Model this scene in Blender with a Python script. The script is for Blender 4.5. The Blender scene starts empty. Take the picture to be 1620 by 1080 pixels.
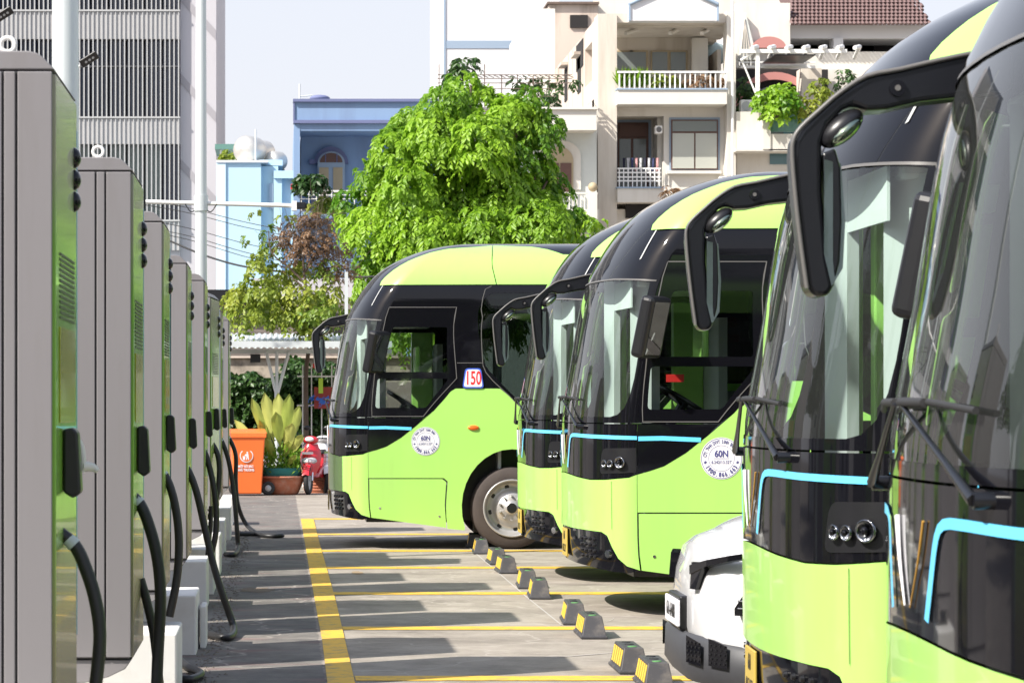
import bpy, bmesh, math, random
import numpy as np
from mathutils import Vector, Matrix, Euler
from mathutils.geometry import delaunay_2d_cdt
random.seed(7); RNG = np.random.default_rng(7)
R = math.radians
SC = bpy.context.scene
COL = SC.collection
# ------------------------------------------------------------------ camera
F, X0, Y0, H = 4400.0, 444.0, 640.0, 1.6          # focal length in photo pixels, vanishing point, eye height
cd = bpy.data.cameras.new('camera'); cam = bpy.data.objects.new('camera', cd); COL.objects.link(cam)
cam.location = (0, 0, H); cam.rotation_euler = (R(90), 0, 0)
cd.sensor_width = 36; cd.lens = F/1620*36
cd.shift_x = (810-X0)/1620; cd.shift_y = (Y0-540)/1620
cd.clip_end = 3000; cd.clip_start = 0.1
cd.dof.use_dof = True; cd.dof.focus_distance = 21; cd.dof.aperture_fstop = 13
SC.camera = cam
# ------------------------------------------------------------------ light
SUN_EL, SUN_DX, SUN_DY = R(42), 0.85, 0.53          # light travels towards +x +y
w = bpy.data.worlds.new('World'); SC.world = w; w.use_nodes = True
nt = w.node_tree; nt.nodes.clear()
sky = nt.nodes.new('ShaderNodeTexSky'); sky.sky_type = 'NISHITA'; sky.sun_disc = False
sky.sun_elevation = SUN_EL; sky.sun_rotation = math.atan2(-SUN_DX, -SUN_DY) % (2*math.pi)
sky.altitude = 0; sky.air_density = 1.0; sky.dust_density = 2.0; sky.ozone_density = 1.0
bg = nt.nodes.new('ShaderNodeBackground'); bg.inputs[1].default_value = 0.148
wo = nt.nodes.new('ShaderNodeOutputWorld')
# bright humid haze: the blue fades to a pale veil, all round the horizon alike
tcw = nt.nodes.new('ShaderNodeTexCoord'); sxw = nt.nodes.new('ShaderNodeSeparateXYZ'); nt.links.new(tcw.outputs['Generated'], sxw.inputs[0])
mrw = nt.nodes.new('ShaderNodeMapRange'); mrw.interpolation_type = 'SMOOTHSTEP'; mrw.inputs['From Min'].default_value = -0.05; mrw.inputs['From Max'].default_value = 0.9
mrw.inputs['To Min'].default_value = 0.92; mrw.inputs['To Max'].default_value = 0.25; nt.links.new(sxw.outputs[2], mrw.inputs[0])
mxw = nt.nodes.new('ShaderNodeMix'); mxw.data_type = 'RGBA'; mxw.inputs['B'].default_value = (3.3, 3.3, 3.55, 1)
nt.links.new(mrw.outputs[0], mxw.inputs['Factor']); nt.links.new(sky.outputs[0], mxw.inputs['A']); nt.links.new(mxw.outputs['Result'], bg.inputs[0]); nt.links.new(bg.outputs[0], wo.inputs[0])
sl = bpy.data.lights.new('sun', 'SUN'); sl.energy = 4.6; sl.angle = R(0.5); sl.color = (1.0, 0.95, 0.87)
so = bpy.data.objects.new('sun', sl); COL.objects.link(so)
ld = Vector((SUN_DX, SUN_DY, -math.tan(SUN_EL)*math.hypot(SUN_DX, SUN_DY)))
so.rotation_euler = ld.to_track_quat('-Z', 'Y').to_euler(); so.location = (-20, -20, 40)
SC.view_settings.view_transform = 'Standard'; SC.view_settings.look = 'None'
SC.view_settings.gamma = 1; SC.view_settings.use_curve_mapping = False
SC.view_settings.exposure = 0.84
SC.cycles.max_bounces = 8; SC.cycles.transparent_max_bounces = 16
# ------------------------------------------------------------------ materials
def mat(name, col, rough=0.6, metal=0.0, var=0.0, scale=6.0, bump=0.0, coat=0.0, spec=0.5, dirt=None, dscale=1.5, damt=0.4, vstreak=False):
    m = bpy.data.materials.new(name); m.use_nodes = True; t = m.node_tree; b = t.nodes['Principled BSDF']
    b.inputs['Base Color'].default_value = (*col, 1); b.inputs['Roughness'].default_value = rough
    b.inputs['Metallic'].default_value = metal; b.inputs['Coat Weight'].default_value = coat
    b.inputs['Coat Roughness'].default_value = 0.03; b.inputs['Specular IOR Level'].default_value = spec
    if var or bump or dirt:
        tc = t.nodes.new('ShaderNodeTexCoord'); src = tc.outputs['Object']
        if vstreak:
            mp = t.nodes.new('ShaderNodeMapping'); mp.inputs['Scale'].default_value = (1, 1, 0.12)
            t.links.new(src, mp.inputs[0]); src = mp.outputs[0]
        n = t.nodes.new('ShaderNodeTexNoise'); n.inputs['Scale'].default_value = scale; n.inputs['Detail'].default_value = 6
        t.links.new(src, n.inputs[0])
        mix = t.nodes.new('ShaderNodeMix'); mix.data_type = 'RGBA'
        lo = tuple(c*(1-var) for c in col); hi = tuple(min(1, c*(1+var)) for c in col)
        mix.inputs['A'].default_value = (*lo, 1); mix.inputs['B'].default_value = (*hi, 1)
        t.links.new(n.outputs[0], mix.inputs['Factor']); out = mix.outputs['Result']
        if dirt:
            n2 = t.nodes.new('ShaderNodeTexNoise'); n2.inputs['Scale'].default_value = dscale; n2.inputs['Detail'].default_value = 8
            n2.inputs['Roughness'].default_value = 0.65; t.links.new(src, n2.inputs[0])
            rp = t.nodes.new('ShaderNodeMapRange'); rp.inputs['From Min'].default_value = 0.5; rp.inputs['From Max'].default_value = 0.72
            rp.inputs['To Max'].default_value = damt; t.links.new(n2.outputs[0], rp.inputs[0])
            mx = t.nodes.new('ShaderNodeMix'); mx.data_type = 'RGBA'; mx.inputs['B'].default_value = (*dirt, 1)
            t.links.new(out, mx.inputs['A']); t.links.new(rp.outputs[0], mx.inputs['Factor']); out = mx.outputs['Result']
        t.links.new(out, b.inputs['Base Color'])
        if bump:
            bp = t.nodes.new('ShaderNodeBump'); bp.inputs['Strength'].default_value = bump; bp.inputs['Distance'].default_value = 0.01
            t.links.new(n.outputs[0], bp.inputs['Height']); t.links.new(bp.outputs[0], b.inputs['Normal'])
    return m
def glass(name, tint, refl=1.0, rough=0.0, ior=1.5, film=0.0, filmcol=(.6, .62, .6)):
    m = bpy.data.materials.new(name); m.use_nodes = True; t = m.node_tree; t.nodes.clear()
    o = t.nodes.new('ShaderNodeOutputMaterial'); mx = t.nodes.new('ShaderNodeMixShader')
    tr = t.nodes.new('ShaderNodeBsdfTransparent'); tr.inputs[0].default_value = (*tint, 1)
    g = t.nodes.new('ShaderNodeBsdfGlossy'); g.inputs['Roughness'].default_value = rough
    g.inputs[0].default_value = (refl, refl, refl, 1)
    fr = t.nodes.new('ShaderNodeFresnel'); fr.inputs[0].default_value = ior
    t.links.new(fr.outputs[0], mx.inputs[0]); t.links.new(tr.outputs[0], mx.inputs[1]); t.links.new(g.outputs[0], mx.inputs[2])
    if film:
        df = t.nodes.new('ShaderNodeBsdfDiffuse'); df.inputs[0].default_value = (*filmcol, 1); m2 = t.nodes.new('ShaderNodeMixShader'); m2.inputs[0].default_value = film
        t.links.new(mx.outputs[0], m2.inputs[1]); t.links.new(df.outputs[0], m2.inputs[2]); t.links.new(m2.outputs[0], o.inputs[0])
    else: t.links.new(mx.outputs[0], o.inputs[0])
    return m
def leafmat(name, c1, c2, trans=0.45, rough=0.45):
    m = bpy.data.materials.new(name); m.use_nodes = True; t = m.node_tree; b = t.nodes['Principled BSDF']
    b.inputs['Roughness'].default_value = rough
    out = [n for n in t.nodes if n.type == 'OUTPUT_MATERIAL'][0]
    at = t.nodes.new('ShaderNodeAttribute'); at.attribute_name = 'tone'
    mix = t.nodes.new('ShaderNodeMix'); mix.data_type = 'RGBA'
    mix.inputs['A'].default_value = (*c1, 1); mix.inputs['B'].default_value = (*c2, 1)
    t.links.new(at.outputs['Fac'], mix.inputs['Factor']); t.links.new(mix.outputs['Result'], b.inputs['Base Color'])
    tl = t.nodes.new('ShaderNodeBsdfTranslucent'); t.links.new(mix.outputs['Result'], tl.inputs[0])
    ms = t.nodes.new('ShaderNodeMixShader'); ms.inputs[0].default_value = trans
    t.links.new(b.outputs[0], ms.inputs[1]); t.links.new(tl.outputs[0], ms.inputs[2]); t.links.new(ms.outputs[0], out.inputs[0])
    return m
# ------------------------------------------------------------------ helpers
def tag(o, label=None, cat=None, group=None, kind=None):
    if label: o['label'] = label
    if cat: o['category'] = cat
    if group: o['group'] = group
    if kind: o['kind'] = kind
    return o
def empty(name, loc, rz=0, label=None, cat=None, group=None):
    o = bpy.data.objects.new(name, None); COL.objects.link(o); o.location = loc; o.rotation_euler = (0, 0, rz)
    o.empty_display_size = 0.1
    return tag(o, label, cat, group)
def link(name, me, parent=None, loc=None, rot=None):
    o = bpy.data.objects.new(name, me); COL.objects.link(o)
    if parent: o.parent = parent
    if loc is not None: o.location = loc
    if rot is not None: o.rotation_euler = rot
    return o
def children(o): return [c for c in bpy.data.objects if c.parent == o]
def copy_tree(o, parent=None, kids=None):
    if kids is None:
        kids = {}
        for c in bpy.data.objects:
            if c.parent: kids.setdefault(c.parent.name, []).append(c)
    c = o.copy(); COL.objects.link(c)
    if parent: c.parent = parent
    for ch in kids.get(o.name, []): copy_tree(ch, c, kids)
    return c
class MB:
    def __init__(s): s.v = []; s.f = []; s.sm = []
    def add(s, vs, fs, smooth=False):
        n = len(s.v); s.v += [tuple(v) for v in vs]; s.f += [tuple(i+n for i in f) for f in fs]; s.sm += [smooth]*len(fs); return s
    def box(s, a, b, M=None):
        x0, y0, z0 = a; x1, y1, z1 = b
        vs = [Vector(p) for p in ((x0,y0,z0),(x1,y0,z0),(x1,y1,z0),(x0,y1,z0),(x0,y0,z1),(x1,y0,z1),(x1,y1,z1),(x0,y1,z1))]
        if M is not None: vs = [M @ v for v in vs]
        return s.add(vs, ((0,3,2,1),(4,5,6,7),(0,1,5,4),(1,2,6,5),(2,3,7,6),(3,0,4,7)))
    def prism(s, poly, axis, a, b, smooth=False):      # poly in the two other axes, extruded a..b along axis
        def mk(p, c):
            return {'x': (c, p[0], p[1]), 'y': (p[0], c, p[1]), 'z': (p[0], p[1], c)}[axis]
        n = len(poly)
        vs = [mk(p, a) for p in poly]+[mk(p, b) for p in poly]
        fs = [tuple(range(n))[::-1], tuple(range(n, 2*n))]+[(i, (i+1) % n, n+(i+1) % n, n+i) for i in range(n)]
        return s.add(vs, fs, smooth)
    def cyl(s, p0, p1, r0, r1=None, n=12, caps=True):
        r1 = r0 if r1 is None else r1; p0 = Vector(p0); p1 = Vector(p1); d = (p1-p0).normalized()
        u = d.orthogonal().normalized(); w_ = d.cross(u)
        vs = []
        for p, r in ((p0, r0), (p1, r1)):
            for i in range(n):
                a = 2*math.pi*i/n; vs.append(p+u*math.cos(a)*r+w_*math.sin(a)*r)
        s.add(vs, [(i, (i+1) % n, n+(i+1) % n, n+i) for i in range(n)], True)
        if caps: s.add(vs[:n], [tuple(range(n))[::-1]]); s.add(vs[n:], [tuple(range(n))])
        return s
    def tube(s, pts, r, n=8, smoothpts=0):
        pts = [Vector(p) for p in pts]
        if smoothpts: pts = catmull(pts, smoothpts)
        rs = r if hasattr(r, '__len__') else [r]*len(pts)
        if len(rs) != len(pts): rs = [rs[0]+(rs[-1]-rs[0])*i/(len(pts)-1) for i in range(len(pts))]
        vs = []; prev = None
        for i, p in enumerate(pts):
            d = (pts[min(i+1, len(pts)-1)]-pts[max(i-1, 0)]).normalized()
            u = d.orthogonal().normalized() if prev is None else (prev-d*prev.dot(d)).normalized()
            prev = u; w_ = d.cross(u)
            for k in range(n):
                a = 2*math.pi*k/n; vs.append(p+(u*math.cos(a)+w_*math.sin(a))*rs[i])
        fs = [(i*n+k, i*n+(k+1) % n, (i+1)*n+(k+1) % n, (i+1)*n+k) for i in range(len(pts)-1) for k in range(n)]
        s.add(vs, fs, True); s.add(vs[:n], [tuple(range(n))[::-1]]); s.add(vs[-n:], [tuple(range(n))])
        return s
    def lathe(s, prof, c=(0,0,0), axis='z', n=24):     # prof: (r, h)
        vs = []
        for r, h in prof:
            for k in range(n):
                a = 2*math.pi*k/n; x, y = r*math.cos(a), r*math.sin(a)
                vs.append({'z': (c[0]+x, c[1]+y, c[2]+h), 'y': (c[0]+x, c[1]+h, c[2]+y), 'x': (c[0]+h, c[1]+x, c[2]+y)}[axis])
        return s.add(vs, [(i*n+k, i*n+(k+1) % n, (i+1)*n+(k+1) % n, (i+1)*n+k) for i in range(len(prof)-1) for k in range(n)], True)
    def ball(s, c, rx, ry=None, rz=None, n=16, m=10):
        ry = ry or rx; rz = rz or rx
        vs = []
        for i in range(m+1):
            a = math.pi*i/m
            for k in range(n):
                b = 2*math.pi*k/n
                vs.append((c[0]+rx*math.sin(a)*math.cos(b), c[1]+ry*math.sin(a)*math.sin(b), c[2]+rz*math.cos(a)))
        return s.add(vs, [(i*n+k, i*n+(k+1) % n, (i+1)*n+(k+1) % n, (i+1)*n+k) for i in range(m) for k in range(n)], True)
    def mesh(s, name, m=None):
        me = bpy.data.meshes.new(name); me.from_pydata(s.v, [], s.f); me.validate()
        if len(me.polygons) == len(s.sm): me.polygons.foreach_set('use_smooth', s.sm)
        if m:
            me.materials.append(m)
        return me
    def build(s, name, m=None, parent=None, bevel=0, loc=None, rot=None, seg=2):
        me = s.mesh(name, m)
        if bevel:
            bm = bmesh.new(); bm.from_mesh(me); bmesh.ops.remove_doubles(bm, verts=bm.verts, dist=1e-5)
            bmesh.ops.recalc_face_normals(bm, faces=bm.faces)
            es = [e for e in bm.edges if len(e.link_faces) == 2 and e.calc_face_angle(0) > 0.5]
            bmesh.ops.bevel(bm, geom=es, offset=bevel, segments=seg, affect='EDGES', clamp_overlap=True, profile=0.5)
            bm.to_mesh(me); bm.free()
        return link(name, me, parent, loc, rot)
def catmull(P, k):
    P = [Vector(p) for p in P]; out = []
    for i in range(len(P)-1):
        a, b, c, d = P[max(i-1, 0)], P[i], P[i+1], P[min(i+2, len(P)-1)]
        for j in range(k):
            t = j/k
            out.append(0.5*((2*b)+(c-a)*t+(2*a-5*b+4*c-d)*t*t+(3*b-a-3*c+d)*t**3))
    out.append(P[-1]); return out
def P(px, py, D): return Vector(((px-X0)*D/F, D, H+(Y0-py)*D/F))
SLY, SLA = 16.0, 0.0085                          # the yard falls slightly towards the camera nearer than 16 m
def gz(y): return SLA*min(0, y-SLY)
def G(px, py):
    D = H*F/(py-Y0)
    if D < SLY: D = (H+SLY*SLA)/((py-Y0)/F+SLA)
    return Vector(((px-X0)*D/F, D, gz(D)))
def boxpx(mb, x0, y0, x1, y1, D, depth):
    a = P(x0, y1, D); b = P(x1, y0, D); return mb.box((a.x, D, a.z), (b.x, D+depth, b.z))
_fc = {}
def textmesh(txt, size, m, ext=0.0006, bold=0, sx=1.0):
    c = bpy.data.curves.new('lettering', 'FONT'); c.body = txt; c.size = size; c.align_x = 'CENTER'; c.align_y = 'CENTER'
    c.extrude = ext; c.offset = bold; c.resolution_u = 3
    o = bpy.data.objects.new('lettering_tmp', c); COL.objects.link(o)
    dg = bpy.context.evaluated_depsgraph_get(); dg.update()
    me = bpy.data.meshes.new_from_object(o.evaluated_get(dg)); bpy.data.objects.remove(o); bpy.data.curves.remove(c)
    me.name = 'lettering'; me.materials.clear(); me.materials.append(m)
    if sx != 1: me.transform(Matrix.Diagonal((sx, 1, 1, 1)))
    return me
# ------------------------------------------------------------------ materials table
M = {}
M['lime'] = mat('lime_paint', (0.37, 0.69, 0.145), 0.30, coat=0.4, var=0.03, scale=1.5, dirt=(.27, .42, .14), dscale=5, damt=.2, vstreak=True)
M['black'] = mat('gloss_black_panel', (0.005, 0.005, 0.007), 0.05, coat=0.0, spec=.35)
M['armb'] = mat('mirror_arm_black', (0.006, 0.0065, 0.009), 0.28)
M['satin'] = mat('satin_black_plastic', (0.010, 0.010, 0.012), 0.35, var=0.15, scale=20)
M['rubber'] = mat('rubber', (0.02, 0.02, 0.021), 0.65, var=0.2, scale=15)
M['blue'] = mat('light_blue_stripe', (0.13, 0.60, 0.95), 0.3)
M['white'] = mat('white_print', (0.75, 0.75, 0.78), 0.4)
M['navy'] = mat('navy_print', (0.06, 0.06, 0.2), 0.5)
M['redp'] = mat('red_print', (0.75, 0.03, 0.03), 0.4)
M['bluep'] = mat('blue_print', (0.05, 0.12, 0.6), 0.4)
M['chrome'] = mat('chrome', (0.75, 0.75, 0.78), 0.12, metal=1.0)
M['mirror'] = mat('mirror_glass', (0.85, 0.87, 0.87), 0.01, metal=1.0)
M['dmirror'] = mat('convex_mirror_glass', (0.30, 0.36, 0.28), 0.04, metal=1.0)
M['rim'] = mat('painted_rim', (0.45, 0.44, 0.43), 0.35, metal=0.5, var=0.1, scale=8)
M['tyre'] = mat('dusty_tyre', (0.055, 0.043, 0.038), 0.85, var=0.25, scale=9)
M['orange'] = mat('orange_lens', (0.8, 0.14, 0.01), 0.15, coat=0.5)
M['amber'] = mat('amber_strip', (.42, .23, .04), .3)
M['yplate'] = mat('yellow_plate', (0.50, 0.36, 0.07), 0.4)
M['wglass'] = glass('windshield_glass', (0.86, 0.97, 0.92), 1.0, ior=1.5, film=.02)
M['sglass'] = glass('tinted_side_glass', (0.22, 0.26, 0.25), 1.0)
M['dglass'] = glass('driver_window_glass', (0.70, 0.76, 0.74), 1.0)
M['trim'] = mat('dark_window_trim', (0.12, 0.115, 0.11), 0.4)
M['silver'] = mat('lamp_reflector', (0.30, 0.31, 0.33), 0.14, metal=1.0)
M['liner'] = mat('interior_lining', (0.30, 0.32, 0.31), 0.7, var=0.1)
M['ceil'] = mat('interior_ceiling', (0.62, 0.64, 0.64), 0.6)
M['seat'] = mat('seat_fabric', (0.25, 0.58, 0.09), 0.8, var=0.15, scale=30)
M['greyp'] = mat('interior_grey_plastic', (0.42, 0.43, 0.43), 0.5)
M['cab'] = mat('charger_grey_powdercoat', (0.205, 0.194, 0.20), 0.5, var=0.05, scale=3, bump=0.02, dirt=(.13, .115, .10), dscale=3.5, damt=.35, vstreak=True)
M['white_paint'] = mat('white_concrete_paint', (0.72, 0.71, 0.68), 0.75, var=0.06, scale=5, bump=0.2, dirt=(0.35, 0.31, 0.26), dscale=2.5, damt=0.35)
M['steel'] = mat('galvanised_steel', (0.62, 0.66, 0.66), 0.45, metal=0.35, var=0.08, scale=4, vstreak=True)
M['whitem'] = mat('white_painted_metal', (0.78, 0.77, 0.74), 0.45, var=0.05)
# ------------------------------------------------------------------ BUS surface
NZ = [(0.20, .05), (0.35, .02), (0.55, 0.0), (1.1, -.005), (1.5, 0.0), (1.96, .07), (2.4, .145), (2.58, .20), (2.76, .29), (2.98, .44), (3.13, .59), (3.29, .88), (3.40, 1.24), (3.44, 1.60)]
_z = np.array([a for a, b in NZ]); _n = np.array([b for a, b in NZ])
def _pchip(x, y):
    h = np.diff(x); d = np.diff(y)/h; m = np.zeros_like(y)
    for i in range(1, len(x)-1):
        m[i] = 0 if d[i-1]*d[i] <= 0 else 2*d[i-1]*d[i]/(d[i-1]+d[i])
    m[0] = d[0]; m[-1] = d[-1]*1.6
    return m
_m = _pchip(_z, _n)
def nose(z):
    z = min(max(z, _z[0]), _z[-1]); i = min(int(np.searchsorted(_z, z, side='right'))-1, len(_z)-2)
    h = _z[i+1]-_z[i]; t = (z-_z[i])/h
    return ((1+2*t)*(1-t)**2*_n[i]+t*(1-t)**2*h*_m[i]+t*t*(3-2*t)*_n[i+1]+t*t*(t-1)*h*_m[i+1])
BW, ZR, KR, QR, T0, PF, CF, BL = 1.25, 2.70, 0.8, 2.7, 1.25, 2.25, 0.42, 10.4
HR = 3.44-ZR
VMAX = ZR+KR*math.pi/2
def z2v(z): return z if z <= ZR else ZR+KR*math.asin(min(1, ((z-ZR)/HR))**(QR/2))
def vparams(v):
    ws = BW-0.02*max(0, min(v, ZR)-1.4)
    if v <= ZR: return v, ws
    ph = min((v-ZR)/KR, math.pi/2)
    return ZR+HR*math.sin(ph)**(2/QR), ws*max(0, math.cos(ph))**(2/QR)
def S(t, v):
    z, w_ = vparams(v); c = CF*(max(w_, 1e-4)/BW)**0.6; n = nose(z); s = 1 if t >= 0 else -1; t = abs(t)
    if t <= T0:
        th = t/T0*math.pi/2
        return Vector((n+c*(1-max(0, math.cos(th))**(2/PF)), -s*w_*math.sin(th)**(2/PF), z))
    return Vector((n+c+t-T0, -s*w_, z))
def fr(y, z):                                     # front coordinates -> (t, v)
    v = z2v(z); zz, w_ = vparams(v); return (math.asin(min(1, abs(y)/w_)**(PF/2))/(math.pi/2)*T0, v)
def sd(x, z):                                     # side coordinates -> (t, v)
    v = z2v(z); zz, w_ = vparams(v); c = CF*(w_/BW)**0.6; n = nose(zz)
    if x >= n+c: return (T0+x-n-c, v)
    u = max(0, min(1, 1-(x-n)/c)); return (math.acos(u**(PF/2))/(math.pi/2)*T0, v)
def sp(px, py): return sd((px-523.1)/143, (867.5-py)/143)     # bus drawn on its side elevation
def inside(p, poly):
    x, y = p; c = False; n = len(poly)
    for i in range(n):
        x1, y1 = poly[i]; x2, y2 = poly[i-1]
        if (y1 > y) != (y2 > y) and x < (x2-x1)*(y-y1)/(y2-y1)+x1: c = not c
    return c
def dens(poly, st):
    out = []
    for i in range(len(poly)):
        a = poly[i]; b = poly[(i+1) % len(poly)]; k = max(1, int(math.hypot(b[0]-a[0], b[1]-a[1])/st+.5))
        for j in range(k): out.append((a[0]+(b[0]-a[0])*j/k, a[1]+(b[1]-a[1])*j/k))
    return out
def rnd(poly, r, k=5):                            # round every corner
    out = []; n = len(poly)
    for i in range(n):
        a = Vector(poly[i-1]); b = Vector(poly[i]); c = Vector(poly[(i+1) % n])
        ri = r[i] if hasattr(r, '__len__') else r
        if ri <= 0: out.append(tuple(b)); continue
        l1 = min(ri, (a-b).length*.45); l2 = min(ri, (c-b).length*.45)
        p = b+(a-b).normalized()*l1; q = b+(c-b).normalized()*l2
        for j in range(k+1):
            t = j/k; out.append(tuple(p*(1-t)**2+b*2*t*(1-t)+q*t*t))
    return out
def nrm(t, v):
    e = 1e-3; v = min(v, VMAX-0.02)
    d = S(t+e, v)-S(t-e if t > e else t, v); g = S(t, v+e)-S(t, v-e)
    n = d.cross(g)
    if n.length < 1e-12: return Vector((-1, 0, 0))
    n.normalize(); c = S(t, v)-Vector((2.5 if abs(t) <= T0 else S(t, v).x, 0, 1.7))
    return n if n.dot(c) > 0 else -n
def panel(name, poly, m, parent, holes=(), off=0.0, st=0.12, both=False, far=False, thick=0):
    polys = [dens(poly, st)]+[dens(h, st) for h in holes]
    vs = []; es = []
    for pl in polys:
        b = len(vs); vs += [Vector(p) for p in pl]; es += [(b+i, b+(i+1) % len(pl)) for i in range(len(pl))]
    xs = [p[0] for p in polys[0]]; ys = [p[1] for p in polys[0]]
    bx = min(xs)+st/2
    edge = np.array([tuple(v) for v in vs])
    while bx < max(xs):
        by = min(ys)+st/2
        while by < max(ys):
            if inside((bx, by), polys[0]) and not any(inside((bx, by), h) for h in polys[1:]):
                if np.min(np.abs(edge-np.array([bx, by])).max(axis=1)) > st*.3: vs.append(Vector((bx, by)))
            by += st
        bx += st if bx < T0+.1 else st*2.2
    ov, oe, of, *_ = delaunay_2d_cdt(vs, es, [], 0, 1e-6)
    fs = []
    for f in of:
        c = (sum(ov[i][0] for i in f)/len(f), sum(ov[i][1] for i in f)/len(f))
        if inside(c, polys[0]) and not any(inside(c, h) for h in polys[1:]): fs.append(tuple(f))
    pts = []; nr = []
    for t, v in ov:
        n = nrm(max(t, 0), v); pts.append(S(max(t, 0), v)+n*off); nr.append(n)
    sides = [1] if not (both or far) else ([1, -1] if both else [-1])
    V = []; N = []; Fc = []
    for s in sides:
        b = len(V)
        V += [(p.x, p.y*s, p.z) for p in pts]; N += [(n.x, n.y*s, n.z) for n in nr]
        for f in fs:
            a, bb, c = (Vector(V[b+i]) for i in f[:3]); g = (bb-a).cross(c-a)
            nn = Vector(N[b+f[0]])
            ff = tuple(b+i for i in f)
            Fc.append(ff if g.dot(nn) > 0 else ff[::-1])
    me = bpy.data.meshes.new(name); me.from_pydata(V, [], Fc); me.materials.append(m)
    me.polygons.foreach_set('use_smooth', [True]*len(me.polygons))
    me.normals_split_custom_set_from_vertices(N)
    return link(name, me, parent)
def strip(pts, w_): # ribbon polygon around a polyline in (t,v)
    L, Rr = [], []
    for i, p in enumerate(pts):
        a = Vector(pts[max(0, i-1)]); b = Vector(pts[min(len(pts)-1, i+1)]); d = (b-a).normalized(); n = Vector((-d.y, d.x))*w_/2
        L.append(tuple(Vector(p)+n)); Rr.append(tuple(Vector(p)-n))
    return L+Rr[::-1]
def make_bus():
    root = empty('electric_bus', (0, 0, 0))
    g = .005
    XS = .42
    # outline pieces of the green side (drawn on the side elevation)
    green_top = [(583.2, 714), (597, 710), (611.7, 705), (635, 691), (659, 672), (687, 648), (704, 629), (713, 618), (721, 613.2), (791, 613.2), (808, 627), (826, 646), (838, 652), (852, 655)]
    gt = [sp(*p) for p in green_top]; gt[0] = (T0+.002, gt[0][1])
    xe = lambda z: T0+BL-nose(z)-CF
    zwb = (867.5-655)/143
    # wheel arches
    wx = 2.01; rx = 7.75; zc = .47
    def arch(cx): return [sd(cx+.56*math.cos(a), max(.20, zc+.64*math.sin(a))) for a in [math.pi+.35-(math.pi+.7)*k/20 for k in range(21)]]
    hatch = [sp(584.5, 756), sp(700, 756), sp(706, 761), sp(706, 833), sp(584.5, 817)]; 
    hatch[0] = (T0+.01, hatch[0][1]); hatch[-1] = (T0+.01, hatch[-1][1])
    low = [(T0+.002, .353)]
    side = gt+[(xe(zwb), zwb), (xe(.25), .25)]+[p for p in arch(rx)[::-1]]+[sd(5, .22)]+[p for p in arch(wx)[::-1]]+[sp(735, 837), sp(708, 834.5)]+[sp(708.3, 760), sp(702, 754.5), (T0+.002, sp(0, 754.5)[1])]
    for far in (False, True):
        panel('side_panel', side, M['lime'], root, far=far)
        h = panel('hatch', hatch, M['lime'], root, far=far)
        for px, py in ((601, 802), (695, 815)):
            p = S(*sp(px, py)); s = -1 if far else 1
            MB().cyl((p.x, p.y*s-.004*s, p.z), (p.x, p.y*s+.02*s, p.z), .012).build('lock', M['chrome'], h)
    # front bumper
    top = [fr(0, 1.06), fr(.3, 1.055), fr(.6, 1.04), fr(.9, 1.025), fr(1.1, 1.03), (T0*.93, 1.05), (T0-.002, 1.073)]
    topb = [fr(0, 1.068), fr(.3, 1.063), fr(.6, 1.048), fr(.9, 1.033), fr(1.1, 1.038), (T0*.93, 1.058), (T0-.002, 1.081)]
    clus = [(T0-.002, .353), (1.1, .385), (1.0, .44), (.93, .52), (.86, .61), (.78, .635), (.5, .64), (0, .64)]
    panel('front_bumper', top+clus, M['lime'], root, both=True)
    cl = [(a, b-g if a > .95 else b-.004) for a, b in clus]
    fc = panel('fog_lamp_cluster', cl[::-1]+[(1.1, .33), (.9, .335), (.5, .36), (0, .37)], M['black'], root, both=True, off=-.01)
    for s in (1, -1):
        for i in range(4):
            for j in range(4):
                p = S(.42+.075*i, .44+.045*j); n = nrm(.42+.075*i, .44+.045*j)
                mb = MB().cyl(p+n*-.01, p+n*.004, .016, .012, n=6)
                mb.v = [(x, y*s, z) for x, y, z in mb.v]
                if s < 0: mb.f = [f[::-1] for f in mb.f]
                mb.build('grille_stud', M['satin'], fc)
        p = S(.86, .47); n = nrm(.86, .47); mb = MB().cyl(p-n*.02, p+n*.006, .035, .03); mb.v = [(x, y*s, z) for x, y, z in mb.v]
        mb.build('fog_lamp', M['chrome'], fc)
    pl = MB().box((-.006, -.165, .40), (.006, .165, .62)).build('licence_plate', M['yplate'], root, bevel=.004)
    link('plate_lettering', textmesh('60', .1, M['satin']), pl, loc=(-.0075, 0, .56), rot=(R(90), 0, R(-90)))
    link('plate_lettering', textmesh('013.27', .085, M['satin']), pl, loc=(-.0075, 0, .46), rot=(R(90), 0, R(-90)))
    panel('panel_seam', strip([(.93, .66), (.93, .85), (.93, 1.022)], .004), M['satin'], root, off=.003, both=False, st=.1)
    # black lower front band with stripe, headlights, emblem
    fb = panel('front_band', [(0, 1.455), (T0-.002, 1.455)]+topb[::-1], M['black'], root, both=True)
    st = [fr(.25, 1.11), fr(.29, 1.20), fr(.325, 1.29), fr(.345, 1.325), fr(.37, 1.347), fr(.41, 1.36), fr(.47, 1.365), fr(.6, 1.365), fr(.85, 1.36), (T0-.004, 1.350)]
    panel('blue_stripe', strip(st, .028), M['blue'], fb, off=.005, both=True, st=.05)
    zs = (867.5-675)/143
    sb = [(T0+.002, 1.455)]+[sp(670, 659.5)]+gt[4:0:-1]+[(T0+.002, gt[0][1]+.006)]
    sb = [(T0+.002, 1.455), sp(671, 659.4)]+[(a, b+.006) for a, b in gt[4::-1]]
    for far in (False, True):
        b = panel('side_band', sb, M['black'], root, far=far)
        panel('blue_stripe', strip([(T0+.006, 1.345), sp(610, 674.7), sp(651, 676.5)], .034), M['blue'], b, off=.004, far=far, st=.06)
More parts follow.
